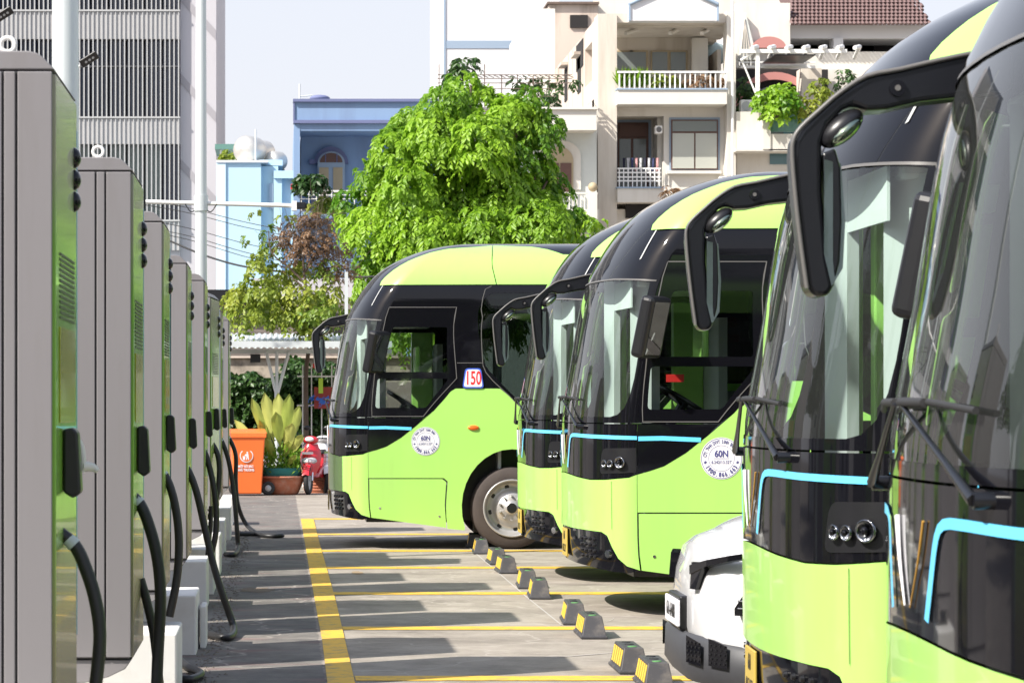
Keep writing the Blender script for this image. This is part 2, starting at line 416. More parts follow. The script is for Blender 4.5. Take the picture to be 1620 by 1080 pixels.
    # emblem: two slim strokes making a V
    for a0, a1, mm in ((.16, .03, 'chrome'), (.21, .05, 'amber')):
        for s in ((1, -1)):
            pts = [S(*fr(a0, 1.36)), S(*fr((a0+a1)/2+.02, 1.25)), S(*fr(a1, 1.13))]
            if (mm == 'amber') == (s < 0): continue
            mb = MB(); mb.tube([(p.x-.006, p.y*s, p.z) for p in pts], [.009 if mm == 'chrome' else .004, .002], n=6, smoothpts=4)
            mb.build('emblem_stroke', M['white'] if mm == 'chrome' else M[mm], fb)
    # headlight recess and lamps
    rec = rnd([(.80, 1.27), (T0-.01, 1.275), (T0-.01, 1.09), (.76, 1.075)], [.06, 0, 0, .05])
    for far in (False, True): panel('lamp_recess', rec, M['satin'], fb, off=.003, far=far, st=.06)
    for s in (1, -1):
        for t, z, r in ((.86, 1.155, .030), (.94, 1.155, .030), (1.06, 1.165, .044)):
            p = S(t, z); n = nrm(t, z)
            n = (n+Vector((-.25, 0, 0))).normalized()
            mb = MB()
            d = n; u = Vector((0, 0, 1)); w_ = d.cross(u).normalized()
            prof = [(r, .0), (r, .014), (r*.9, .016), (r*.8, .006), (r*.45, -.012), (0.001, -.018)]
            vs = []
            for rr, hh in prof:
                for k in range(16):
                    a = 2*math.pi*k/16; q = p+d*(hh*.7+.020)+(w_*math.cos(a)+u*math.sin(a))*rr; vs.append((q.x, q.y*s, q.z))
            mb.add(vs, [(i*16+k, i*16+(k+1) % 16, (i+1)*16+(k+1) % 16, (i+1)*16+k) for i in range(5) for k in range(16)], True)
            hl_ = mb.build('headlight', M['silver'], fb)
            q = p+d*.030; mb = MB(); mb.ball((q.x, q.y*s, q.z), r*.35, r*.42, r*.42, 10, 6); mb.build('bulb_cap', M['black'], hl_)
    # windshield
    W0 = [(0, 1.505), (.9, 1.508), (1.0, 1.525), (1.09, 1.58), (1.14, 1.68), (1.155, 1.8), (1.15, 2.1), (1.145, 2.35), (1.13, 2.525), (.8, 2.55), (.4, 2.555), (0, 2.56)]
    panel('windshield', W0, M['wglass'], root, both=True, off=-.004)
    # A-pillar / windscreen surround and dome
    zr = 2.93
    gp = [(603, 449), (605.5, 443), (611.7, 436), (626, 424), (649.5, 410), (682.6, 397), (715.6, 389.5), (760, 386.2), (848, 386), (872, 391), (895, 400)]
    gpt = [sp(*p) for p in gp]
    def roofz(x, z): return sd(x, z)
    back_top = [sd(3.2, 3.26), sd(BL-.25, 3.26)]
    patch1 = [sp(603, 449.3)]+gpt[1:8]+[sd(1.832, 3.385), sd(1.832, zr)]
    patch2 = [sd(1.842, zr), sd(1.842, 3.385)]+gpt[8:]+back_top+[sd(BL-.25, zr)]
    for far in (False, True):
        panel('roof_panel', patch1, M['lime'], root, far=far, st=.07, off=.009)
        panel('roof_panel', patch2, M['lime'], root, far=far, st=.07, off=.009)
    # dome: black roof incl. windscreen surround
    dw = [(616, 484.5), (722.5, 484.5), (722.5, 597), (669.7, 657), (588.5, 657), (593, 588), (607, 517)]
    up = rnd([sp(622, 516), sp(708, 516), sp(708, 587), sp(606, 587)], .03, 3)
    lo = rnd([sp(597.5, 597.5), sp(710, 597.5), sp(674, 643.5), sp(594, 644)], .03, 3)
    pw = []
    xw0 = (766-523.1)/143
    first = rnd([sd(xw0, 2.84), sd(4.1, 2.84), sd(4.1, 1.55), sp(838, 646), sp(800, 612), sp(767, 578)], [.16, .04, .04, 0, 0, .1], 4)
    pw.append(first)
    for k in range(4):
        a = 4.16+k*1.5; pw.append(rnd([sd(a, 2.84), sd(a+1.44, 2.84), sd(a+1.44, 1.55), sd(a, 1.55)], .05, 3))
    hsm = rnd([sp(726, 486), sp(761, 486), sp(761, 574), sp(726, 574)], .02, 3)
    Wt = [p for p in W0]
    upper = [(0, 1.463), (T0+.0, 1.463), sp(671, 659.0), sp(687, 648.0-.3), sp(704, 628.7), sp(713, 617.7), sp(721, 613.0), sp(791, 613.0), sp(808, 626.8), sp(826, 645.8), sp(838, 651.8), sp(852, 654.8), (xe(1.49), 1.49), (xe(2.5), 2.5), sd(BL, 2.7), sd(BL, zr), sd(BL, 3.2), (T0+BL-1.6, VMAX-.001), (T0, VMAX-.001), (0, VMAX-.001)]
    bodyholes = [W0, up, lo]+pw
    # windscreen hole touches t=0: walk round it instead
    ring = [(0, 1.463)]+upper[1:]+[(0, 2.562)]+[p for p in W0[::-1] if p[0] > 0]+[(0, 1.505)]
    # remove the duplicate walk down the centre line
    panel('black_upper_body', ring, M['black'], root, holes=[up, lo]+pw, both=True, st=.1)
    for far in (False, True):
        a = panel('driver_window' if not far else 'door_window', up, M['dglass'], root, far=far, off=-.008)
        panel('driver_window' if not far else 'door_window', lo, M['dglass'], root, far=far, off=-.008)
        # thin frame lines round the driver's window and the quarter panel
        fl = strip([sp(*p) for p in dw]+[sp(616, 484.5)], .009)
        panel('window_trim', fl, M['trim'], root, far=far, off=.003, st=.1)
        panel('window_trim', strip([sp(764, 575), sp(763.5, 500), sp(764, 470), sp(768, 456), sp(778, 451)], .008), M['trim'], root, far=far, off=.003, st=.1)
        panel('window_trim', strip([sp(723, 572.5), sp(763, 572.5)], .007), M['trim'], root, far=far, off=.003, st=.1)
        panel('window_trim', strip([sp(764, 576), sp(769, 588), sp(780, 601), sp(806, 625), sp(826, 645)], .008), M['trim'], root, far=far, off=.003, st=.1)
        for w_ in pw: panel('side_window', w_, M['sglass'], root, far=far, off=-.006, st=.3)
        q = S(*sp(740, 675)); s = -1 if far else 1
        mb = MB().ball((0, 0, 0), .063, .022, .028)
        mb.build('side_marker', M['orange'], root, loc=((749-523.1)/143, -(BW+.004)*s, (867.5-675)/143))
    # header groove and top slot lamps
    panel('header_trim', strip([(0, 2.565), (.6, 2.56), (T0*.96, 2.535)], .012), M['trim'], root, off=.003, both=True, st=.1)
    panel('slot_lamp', strip([(.86, 2.70), (.83, 2.90)], .018), M['greyp'], root, off=.003, both=True, st=.05)
    # rear
    prof = [S(T0+BL-nose(vparams(v)[0])-CF*(vparams(v)[1]/BW)**.6, v) for v in np.linspace(.25, VMAX-.001, 30)]
    poly = [(p.y, p.z) for p in prof]+[(-p.y, p.z) for p in prof[::-1]]
    mb = MB(); n = len(poly); mb.add([(BL, y, z) for y, z in poly]+[(BL+.12, y*.94, 1.75+(z-1.75)*.95) for y, z in poly], [(i, (i+1) % n, n+(i+1) % n, n+i) for i in range(n)]+[tuple(range(n, 2*n))], False)
    mb.build('rear_panel', M['lime'], root)
    # inner lining, floor, underside
    lin = [(T0*.3, .44), (xe(.44), .44), (xe(1.45), 1.45), sp(838, 659), sp(795, 622), sp(722, 622), sp(668, 668), (T0*.9, 1.10), (T0*.3, 1.05)]
    ar2 = lambda cx: [sd(cx+.66*math.cos(a), max(.43, zc-.05+.79*math.sin(a))) for a in [math.pi-math.pi*k/14 for k in range(15)]]
    for far in (False, True): panel('inner_lining', lin, M['liner'], root, holes=[ar2(wx), ar2(rx)], off=-.035, far=far, st=.25)
    mb = MB()
    for a, b_, hw in ((.40, wx-.66, 1.16), (wx-.66, wx+.66, .68), (wx+.66, rx-.66, 1.16), (rx-.66, rx+.66, .68), (rx+.66, BL-.02, 1.16)): mb.box((a, -hw, .30), (b_, hw, .36))
    bm_ = mb.build('floor_pan', M['satin'], root)
    for s in (-1, 1):
        for cx in (wx, rx): MB().box((cx-.62, s*.70-.04, .36), (cx+.62, s*.70+.04, 1.25)).build('wheel_housing', M['satin'], root)
        for cx in (wx, rx): MB().box((cx-.62, min(s*.7, s*1.2), 1.17), (cx+.62, max(s*.7, s*1.2), 1.23)).build('wheel_housing', M['satin'], root)
    panel('ceiling', [(.2, 2.74), (T0+BL-.8, 2.74), (T0+BL-1.6, VMAX-.05), (T0*.2, VMAX-.05)], M['ceil'], root, off=-.12, both=True, st=.4)
    # wheels
    for cx in (wx, rx):
        for s in (-1, 1):
            wr = empty('wheel', (0, 0, 0)); wr.parent = root; wr.location = (cx, s*1.06, .455)
            o = -1 if s < 0 else 1
            mb = MB().lathe([(.315, -.13), (.42, -.14), (.45, -.10), (.457, 0), (.45, .10), (.42, .14), (.315, .13), (.315, -.13)], axis='y', n=40)
            mb.build('tyre', M['tyre'], wr)
            mb = MB().lathe([(.318, .14*o), (.322, .150*o), (.305, .152*o), (.295, .12*o), (.285, .06*o), (.25, .03*o), (.20, .045*o), (.16, .085*o), (.09, .10*o), (.088, .13*o), (.001, .135*o)], axis='y', n=40)
            mb.build('rim', M['rim'], wr)
            for k in range(10):
                a = 2*math.pi*(k+.5)/10; mb = MB()
                mb.cyl((.135*math.cos(a), .085*o, .135*math.sin(a)), (.135*math.cos(a), .125*o, .135*math.sin(a)), .014, .011, n=6)
                mb.build('wheel_nut', M['rim'], wr)
            for k in range(8):
                a = 2*math.pi*k/8+.2
                mb = MB(); c0 = Vector((.238*math.cos(a), .034*o, .238*math.sin(a)))
                mb.cyl(c0-Vector((0, .02*o, 0)), c0+Vector((0, .004*o, 0)), .026, n=12)
                mb.build('hand_hole', M['rubber'], wr)
            MB().cyl((0, .09*o, 0), (0, .145*o, 0), .062, .055, n=20).build('hub', M['satin'], wr)
    MB().box((1.6, -1.0, .18), (1.75, -.85, .40)).build('mud_flap', M['rubber'], root)
    # dashboard, wheel, seats, poles
    mb = MB(); mb.prism([(.18, .6), (.18, 1.32), (.28, 1.42), (.62, 1.38), (.72, 1.2), (.72, .6)], 'y', -.98, .98); mb.build('dashboard', M['satin'], root, bevel=.02)
    C = Vector((.86, -.62, 1.62)); Mw = Matrix.Translation(C) @ Euler((0, R(32), 0)).to_matrix().to_4x4()
    pts = [Mw @ Vector((.235*math.cos(a), .235*math.sin(a), 0)) for a in [2*math.pi*k/28 for k in range(29)]]
    sw = MB().tube(pts, .019, n=7).build('steering_wheel', M['satin'], root)
    mb = MB()
    for k in range(3):
        a = 2*math.pi*k/3; mb.tube([Mw @ Vector((0, 0, -.03)), Mw @ Vector((.23*math.cos(a), .23*math.sin(a), 0))], .014, n=6)
    mb.cyl(Mw @ Vector((0, 0, 0)), Mw @ Vector((0, 0, -.28)), .04, .03); mb.build('steering_column', M['satin'], sw)
    def seat(x, y, z, m, nm):
        e = MB(); e.box((0, -.22, .0), (.46, .22, .12)); e.build
        b = MB(); b.box((x, y-.23, z), (x+.46, y+.23, z+.12)); b.box((x+.40, y-.23, z+.1), (x+.52, y+.23, z+.72)); b.box((x+.41, y-.14, z+.74), (x+.51, y+.14, z+.95)); b.box((x+.15, y-.05, .36), (x+.3, y+.05, z))
        return b.build(nm, m, root, bevel=.03)
    seat(1.2, -.62, 1.08, M['seat'], 'driver_seat')
    for i in range(7):
        for y in (-.92, -.45, .45, .92):
            if i == 0 and y > 0: continue
            seat(2.3+i*.85, y, .85, M['seat'], 'passenger_seat')
    for x, y in ((1.95, -.3), (1.95, .35), (3.6, -.25), (3.6, .3), (5.2, -.25), (5.2, .3)):
        MB().cyl((x, y, .36), (x, y, 2.75), .017, n=8).build('grab_pole', M['greyp'], root)
    MB().box((1.86, -1.1, .4), (1.9, -.35, 2.3)).build('partition', M['greyp'], root, bevel=.01)
    MB().box((1.0, .95, .4), (1.25, 1.1, 2.45)).build('door_post', M['lime'], root, bevel=.01)
    MB().box((.60, .55, .5), (.68, .66, 2.5)).build('door_post', M['lime'], root, bevel=.01)
    MB().box((.52, .86, .5), (.60, .98, 2.5)).build('door_post', M['lime'], root, bevel=.01)
    MB().box((.95, -.98, 1.9), (1.0, -.45, 2.25)).build('seat_headboard', M['lime'], root, bevel=.04)
    MB().tube([(.50, -.2, 1.42), (.50, -.22, 1.62), (.56, -.30, 1.72)], .012, n=6).build('microphone_stalk', M['satin'], root)
    MB().box((.42, -.62, 1.42), (.44, -.50, 1.56)).build('tablet_screen', M['black'], root)
    # sun blind behind the glass on the driver's side
    MB().prism([(.40, -1.0), (.36, -.2), (.372, -.2), (.412, -1.0)], 'z', 2.34, 2.55).build('sun_blind', M['ceil'], root)
    MB().prism([(.36, -.26), (.33, .16), (.38, .18), (.41, -.25)], 'z', 1.42, 2.6).build('reflection_panel', M['ceil'], root)  # pale panel added behind the glass for the bright column of a reflection
    for s in (-1, 1):
        MB().prism([(.42, .80*s), (.50, .74*s), (.62, 1.0*s), (.55, 1.05*s)], 'z', 1.46, 2.52).build('pillar_trim', M['greyp'], root)
    MB().box((.45, -1.0, 2.50), (1.2, 1.0, 2.56)).build('header_shelf', M['ceil'], root, bevel=.02)
    MB().prism([(1.25, .15), (1.32, .15), (1.32, .95), (1.25, .95)], 'z', .4, 2.3).build('screen_panel', M['greyp'], root)
    # wipers
    for s in (-1, 1):
        q = lambda y, z, o: Vector((S(*fr(abs(y), z)).x-o, y*(-1), z))
        pv = q(.74*s, 1.43, .045); en = q(.04*s, 1.66, .05)
        wp = MB().tube([pv, pv.lerp(en, .35), en], [.016, .010, .007], n=6).build('wiper_arm', M['armb'], root)
        wp.location = (0, 0, 0)
        MB().cyl(q(.74*s, 1.43, -.02), q(.74*s, 1.43, .045), .021, n=14).build('wiper_pivot', M['armb'], wp)
        a = q(-.02*s, 1.665, .032); b = q(.66*s, 1.64, .022)
        mb = MB(); mb.tube([a, q(.35*s, 1.66, .034), b], .010, n=6); mb.tube([q(.04*s, 1.66, .05), q(.3*s, 1.66, .042)], .012, n=6)
        mb.build('wiper_blade', M['rubber'], wp)
    # driver side mirror (near side)
    mm = Matrix.Translation((.50, -1.40, 2.18)) @ Euler((0, R(13), R(-38))).to_matrix().to_4x4()
    mb = MB(); mb.box((-.055, -.15, -.235), (.055, .15, .235), mm); dm = mb.build('driver_mirror', M['satin'], root, bevel=.035, seg=3)
    dm['label'] = 'grey backed mirror housing beside the side window'
    MB().tube([(.46, -1.2, 2.06), (.44, -1.30, 2.06), (.5, -1.38, 2.1)], .022, n=8).build('mirror_bracket', M['satin'], dm)
    mb = MB(); mb.box((.0555, -.105, -.2), (.0595, .105, .2), mm); mb.build('mirror_glass', M['mirror'], dm)
    # long curved mirror arm on the far side
    outer = [(.47, 2.70), (.37, 2.70), (.249, 2.675), (.141, 2.65), (.042, 2.63), (-.038, 2.58), (-.096, 2.53), (-.150, 2.476), (-.172, 2.44), (-.176, 2.39), (-.164, 2.245), (-.148, 2.11), (-.133, 2.0), (-.11, 1.975)]
    inner = [(-.075, 1.975), (-.056, 2.0), (-.072, 2.09), (-.09, 2.285), (-.09, 2.43), (-.070, 2.485), (-.028, 2.528), (.002, 2.54), (.042, 2.525), (.101, 2.528), (.20, 2.55), (.317, 2.562), (.47, 2.585)]
    arm = MB().prism(outer+inner, 'y', .99, 1.15).build('mirror_arm', M['armb'], root, bevel=.018, seg=3)
    n_ = len(outer)-1
    ot = [(x, z) for x, z in outer[1:-1]]
    MB().tube([(x-.002, .985, z-.004 if i_ < 6 else z) for i_, (x, z) in enumerate(ot)], .0075, n=6, smoothpts=3).build('arm_trim', M['trim'], arm)
    MB().prism([(-.088, 2.40), (-.05, 2.415), (-.034, 2.36), (-.030, 2.2), (-.036, 2.08), (-.056, 2.0), (-.07, 2.0)], 'y', 1.0, 1.13).build('mirror_housing', M['armb'], arm, bevel=.008)
    mg = MB().add([(-.086, .978, 2.38), (-.03, 1.02, 2.37), (-.016, 1.03, 2.2), (-.024, 1.025, 2.06), (-.062, .99, 2.005), (-.086, .978, 2.10)], [(0, 1, 2, 3, 4, 5)]); mg.build('mirror_glass', M['mirror'], arm)
    mb = MB().ball((0, 0, 0), .062, .040, .023); mb.build('convex_mirror', M['dmirror'], arm, loc=(-.020, .998, 2.464), rot=(0, R(-40), 0))
    mb = MB().ball((0, 0, 0), .078, .05, .040); mb.build('convex_mirror_cap', M['satin'], arm, loc=(-.030, 1.015, 2.474), rot=(0, R(-40), 0))
    MB().cyl((.13, .992, 2.59), (.13, .978, 2.59), .024, n=14).build('camera_lens', M['black'], arm)
    MB().cyl((.13, .980, 2.59), (.13, .975, 2.59), .009, n=10).build('lens_centre', M['trim'], arm)
    # round company sticker
    bx, bz, r = 1.05, 1.197, .158
    stk = MB().cyl((bx, -BW-.0015, bz), (bx, -BW-.003, bz), r, n=40).build('round_sticker', M['white'], root)
    for rr, wd in ((r*.965, .0035), (r*.62, .0025)):
        n = 40; mb = MB(); vs = [(bx+q*math.cos(2*math.pi*k/n), -BW-.0042, bz+q*math.sin(2*math.pi*k/n)) for q in (rr-wd, rr) for k in range(n)]
        mb.add(vs, [(k, (k+1) % n, n+(k+1) % n, n+k) for k in range(n)]); mb.build('sticker_ring', M['navy'], stk)
    def arctext(txt, rad, size, a0, a1, flip, bold, sx=.8):
        for i, ch in enumerate(txt):
            if ch == ' ': continue
            a = R(a0+(a1-a0)*i/(len(txt)-1)); key = (ch, size, bold, sx)
            if key not in _fc: _fc[key] = textmesh(ch, size, M['navy'], bold=bold, sx=sx)
            link('lettering', _fc[key], stk, loc=(bx+rad*math.cos(a), -BW-.0045, bz+rad*math.sin(a)), rot=(R(90), 0, 0)).rotation_euler = (Matrix.Rotation(-(a-math.pi/2) if not flip else -(a+math.pi/2), 4, 'Y') @ Matrix.Rotation(R(90), 4, 'X')).to_euler()
    arctext('CTY TNHH DVVT SINH THAI', r*.79, .036, 172, 38, False, .0008, .62)
    arctext('1900.866.663', r*.79, .046, 212, 328, True, .0015, .8)
    for a in (193, 347): link('lettering', textmesh('*', .05, M['navy'], bold=.001), stk, loc=(bx+r*.79*math.cos(R(a)), -BW-.0045, bz+r*.79*math.sin(R(a))-.012), rot=(R(90), 0, 0))
    link('lettering', textmesh('60N', .07, M['navy'], bold=.002, sx=.85), stk, loc=(bx, -BW-.0045, bz+.032), rot=(R(90), 0, 0))
    link('lettering', textmesh('6.242/13.32T', .034, M['navy'], sx=.85), stk, loc=(bx, -BW-.0045, bz-.03), rot=(R(90), 0, 0))
    MB().box((bx-.06, -BW-.0045, bz-.003), (bx+.06, -BW-.0035, bz)).build('sticker_line', M['navy'], stk)
    # decals behind the driver
    return root
# ------------------------------------------------------------------ GROUND
def ground_mat():
    m = bpy.data.materials.new('yard_concrete'); m.use_nodes = True; t = m.node_tree; b = t.nodes['Principled BSDF']
    b.inputs['Roughness'].default_value = 0.85; b.inputs['Specular IOR Level'].default_value = .3
    tc = t.nodes.new('ShaderNodeTexCoord'); N = t.nodes.new; L = t.links.new
    def noise(sc, det=6, rough=.6, mp=None):
        n = N('ShaderNodeTexNoise'); n.inputs['Scale'].default_value = sc; n.inputs['Detail'].default_value = det; n.inputs['Roughness'].default_value = rough
        if mp:
            k = N('ShaderNodeMapping'); k.inputs['Scale'].default_value = mp; L(tc.outputs['Object'], k.inputs[0]); L(k.outputs[0], n.inputs[0])
        else: L(tc.outputs['Object'], n.inputs[0])
        return n.outputs[0]
    def ramp(src, a, b_, lo=0., hi=1.):
        r = N('ShaderNodeMapRange'); r.inputs['From Min'].default_value = a; r.inputs['From Max'].default_value = b_; r.inputs['To Min'].default_value = lo; r.inputs['To Max'].default_value = hi
        L(src, r.inputs[0]); return r.outputs[0]
    def mixc(A, B, f, bt='MIX'):
        x = N('ShaderNodeMix'); x.data_type = 'RGBA'; x.blend_type = bt
        for k, v in (('A', A), ('B', B)):
            if isinstance(v, tuple): x.inputs[k].default_value = (*v, 1)
            else: L(v, x.inputs[k])
        if isinstance(f, float): x.inputs['Factor'].default_value = f
        else: L(f, x.inputs['Factor'])
        return x.outputs['Result']
    c = mixc((.215, .188, .158), (.38, .338, .285), ramp(noise(1.3, 11, .78), .36, .66))
    # older, darker strip of asphalt beside the chargers (x < -0.1)
    sx = N('ShaderNodeSeparateXYZ'); L(tc.outputs['Object'], sx.inputs[0])
    wob = N('ShaderNodeMath'); wob.operation = 'MULTIPLY_ADD'; L(noise(6., 4), wob.inputs[0]); wob.inputs[1].default_value = .06; L(sx.outputs[0], wob.inputs[2])
    strip_ = ramp(wob.outputs[0], .285, .30, 1., 0.)
    asph = mixc((.10, .093, .088), (.21, .192, .17), ramp(noise(2.5, 9, .75), .35, .65))
    asph = mixc(asph, (.22, .12, .11), ramp(noise(3.2, 4, .5, (.5, 1.3, 1)), .54, .72, 0., .55))
    c = mixc(c, asph, strip_)
    c = mixc(c, (.07, .06, .05), ramp(noise(.7, 8, .7), .52, .72, 0., .6))
    c = mixc(c, (.40, .37, .33), ramp(noise(2.0, 10, .8, (.35, 1.6, 1)), .60, .72, 0., .5))
    c = mixc(c, (.06, .055, .05), ramp(noise(60., 3, .6), .62, .72, 0., .5))
    v = N('ShaderNodeTexVoronoi'); v.feature = 'DISTANCE_TO_EDGE'; v.inputs['Scale'].default_value = .55
    wn = N('ShaderNodeTexNoise'); wn.inputs['Scale'].default_value = 2.; L(tc.outputs['Object'], wn.inputs[0])
    va = N('ShaderNodeVectorMath'); va.operation = 'MULTIPLY_ADD'; L(wn.outputs['Color'], va.inputs[0]); va.inputs[1].default_value = (.8, .8, .8); L(tc.outputs['Object'], va.inputs[2]); L(va.outputs[0], v.inputs[0])
    c = mixc(c, (.42, .38, .33), ramp(v.outputs[0], .0, .012, .55, 0.))
    L(c, b.inputs['Base Color'])
    bp = N('ShaderNodeBump'); bp.inputs['Strength'].default_value = .35; bp.inputs['Distance'].default_value = .006; L(noise(45., 5, .7), bp.inputs['Height']); L(bp.outputs[0], b.inputs['Normal'])
    return m
mb = MB()
mb.add([(x, y, gz(y)) for y in (-200, SLY, 900) for x in (-400, 400)], [(0, 1, 3, 2), (2, 3, 5, 4)])
tag(mb.build('ground', ground_mat()), kind='structure')
def paintmat(name, col, wear):
    m = mat(name, col, .7, var=.08, scale=3, dirt=(.20, .17, .12), dscale=9, damt=wear); return m
M['yline'] = paintmat('yellow_road_paint', (.70, .42, .04), .95)
def linepoly(a, b, wd, zz, wob=.004, n=40):
    a = Vector(a); b = Vector(b); d = (b-a).normalized(); nn = Vector((-d.y, d.x, 0))*wd/2; vs = []; 
    for i in range(n+1):
        p = a.lerp(b, i/n)
        vs += [(p+nn*(1+random.uniform(-wob, wob)*18)), (p-nn*(1+random.uniform(-wob, wob)*18))]
    vs = [(v.x, v.y, zz+gz(v.y)) for v in vs]
    mb = MB(); mb.add(vs, [(2*i, 2*i+1, 2*i+3, 2*i+2) for i in range(n)]); return mb
# thick boundary line (follows the photograph's slightly bowed line)
pts = [(539, 1150), (536, 1080), (525, 1010), (514, 950), (505.5, 900), (496.5, 855), (486, 820.5)]
wds = [164, 147*.98/1, 127, 108, 97, 84, 20.4]
L_ = [(600+19.5*0, 0)]
left = [(524, 1160), (517.8, 1080), (510, 1016), (498, 950), (490, 905), (482, 857), (475.7, 820.7)]
right = [(583, 1160), (561.6, 1080), (546.5, 1016), (531, 950), (518.5, 905), (505, 857), (496.1, 820.7)]
mb = MB(); vs = []
for (a, b) in zip(left, right):
    p, q = G(*a), G(*b); vs += [(p.x, p.y, .008+p.z), (q.x, q.y, .008+q.z)]
mb.add(vs, [(2*i, 2*i+1, 2*i+3, 2*i+2) for i in range(len(left)-1)])
tag(mb.build('painted_line', M['yline']), kind='structure')
for i, (yy, xl, th) in enumerate(((820.7, 496, 2.0), (845, 501.5, 2.2), (871.1, 508.5, 2.6), (897.8, 516, 3.2), (938.4, 526.5, 4.0), (993.5, 541, 5.2), (1073, 561, 7.5))):
    a = G(xl+1, yy); wd = abs(G(444, yy-th/2).y-G(444, yy+th/2).y)
    tag(linepoly((a.x, a.y, 0), (13, a.y+.02, 0), wd, .004).build('painted_line', M['yline']), kind='structure')
# thin chalked joint behind the wheel stops
M['joint'] = mat('pale_joint', (.42, .40, .37), .9)
a = G(745, 868); b = G(900, 1000)
for q0, q1 in (((742, 866), (833, 944)), ((833, 944), (888, 988))):
    a, b = G(*q0), G(*q1); tag(linepoly((a.x, a.y, 0), (b.x, b.y, 0), .012, .003).build('expansion_joint', M['joint']), kind='structure')
# gravelly gutter between plinths and asphalt, as loose stones
mb = MB()
for i in range(900):
    y = random.uniform(12, 36); x = random.gauss(-.45, .05); s = random.uniform(.006, .02)
    z = s*.4; z += 0; vs = [(x+random.uniform(.6, 1)*s*a, y+random.uniform(.6, 1)*s*b*1.3, c*s*.6+gz(y)) for a, b, c in ((1, 0, 0), (0, 1, 0), (-1, 0, 0), (0, -1, 0), (0, 0, 1))]
    mb.add(vs, [(0, 1, 4), (1, 2, 4), (2, 3, 4), (3, 0, 4)])
tag(mb.build('gravel', mat('gravel', (.14, .12, .10), .9, var=.6, scale=30)), 'loose dark grit along the foot of the white plinths', 'gravel', kind='stuff')
mb = MB()
for i in range(46):
    x = random.uniform(.6, 6.5); y = random.uniform(14, 31); a = random.uniform(-.5, 1.4); L0 = random.uniform(.2, 1.1); cv = random.uniform(-.8, .8); w_ = random.uniform(.004, .012)
    p = [(x+math.cos(a+cv*k/8)*L0*k/8, y+math.sin(a+cv*k/8)*L0*k/8*1.2) for k in range(9)]
    vs = []
    for k, q in enumerate(p):
        ww = w_*math.sin(math.pi*(k+.3)/9.); vs += [(q[0], q[1]-ww*1.5, .0035+gz(q[1])), (q[0], q[1]+ww*1.5, .0035+gz(q[1]))]
    mb.add(vs, [(2*k, 2*k+2, 2*k+3, 2*k+1) for k in range(8)])
tag(mb.build('scuff_marks', mat('pale_scuff', (.44, .40, .36), .9, var=.3, scale=8)), 'pale curved tyre scuffs scratched into the yard surface', 'scuff marks', kind='stuff')
def stain(px, py, rx, ry, m, lab):
    g = G(px, py); n = 26; vs = [(g.x, g.y, g.z+.0028)]+[(g.x+rx*math.cos(2*math.pi*k/n)*random.uniform(.7, 1.1), g.y+ry*math.sin(2*math.pi*k/n)*random.uniform(.7, 1.1), g.z+.0028) for k in range(n)]
    o = MB().add(vs, [(0, k+1, (k+1) % n+1) for k in range(n)]).build('ground_stain', m); tag(o, lab, kind='structure')
stain(405, 933, .16, .35, mat('rusty_stain', (.15, .11, .08), .9, var=.4, scale=14), 'reddish brown patch on the asphalt')
stain(565, 906, .06, .3, mat('ochre_stain', (.28, .20, .12), .9, var=.3, scale=14), 'ochre patch beside the boundary line')
# ------------------------------------------------------------------ BUSES
bus = make_bus()
bus_specs = [  # near side distance, nose x, turn, label
    (30.77, 0.553, 0, 'lime green electric bus numbered 150, farthest in the row and farthest forward'),
    (24.9, 2.25, 0, 'mostly hidden lime green electric bus between the numbered bus and the others'),
    (20.95, 2.27, 0, 'lime green electric bus showing its steering wheel, behind the white car'),
    (10.4, 1.97, 3, 'lime green electric bus right beside the white car, with three round headlights facing the camera'),
    (6, 1.643, 3, 'nearest lime green electric bus, cut off by the right edge of the photo'),
]
kids = {}
for c in bpy.data.objects:
    if c.parent: kids.setdefault(c.parent.name, []).append(c)
buses = []
for i, (dn, x0, a, lab) in enumerate(bus_specs):
    b = bus if i == 0 else copy_tree(bus, None, kids)
    tag(b, lab, 'bus', 'electric buses parked side by side'); buses.append(b)
    b.location = (x0, dn+BW, gz(dn+BW)+(.02 if i == 4 else 0)); b.rotation_euler = (0, 0, R(-a))
# route number placard only on the far bus
b = buses[0]
pz = lambda px, py: ((px-523.1)/143, (867.5-py)/143)
poly = rnd([pz(736, 581), pz(761, 581), pz(765.5, 612.5), pz(731.5, 612.5)], .035, 3)
pb = MB().prism(poly, 'y', -BW-.006, -BW-.002).build('route_placard', M['bluep'], b)
poly = rnd([pz(738, 583), pz(759, 583), pz(763.5, 610.5), pz(733.5, 610.5)], .03, 3)
MB().prism(poly, 'y', -BW-.009, -BW-.0065).build('placard_face', M['white'], pb)
c = pz(748.5, 597.5); link('lettering', textmesh('150', .21, M['redp'], bold=.004, sx=.58), pb, loc=(c[0], -BW-.0095, c[1]), rot=(R(90), 0, 0))
# red notice and fire sign inside the third bus
b = buses[2]
MB().box((.78, -.2, 1.78), (.92, -.19, 1.84)).build('notice_sign', M['redp'], b)
MB().box((1.72, -.30, 2.1), (1.84, -.292, 2.17)).build('warning_sign', M['redp'], b)
MB().cyl((1.78, -.30, 2.28), (1.78, -.292, 2.28), .05).build('warning_sign', M['orange'], b)
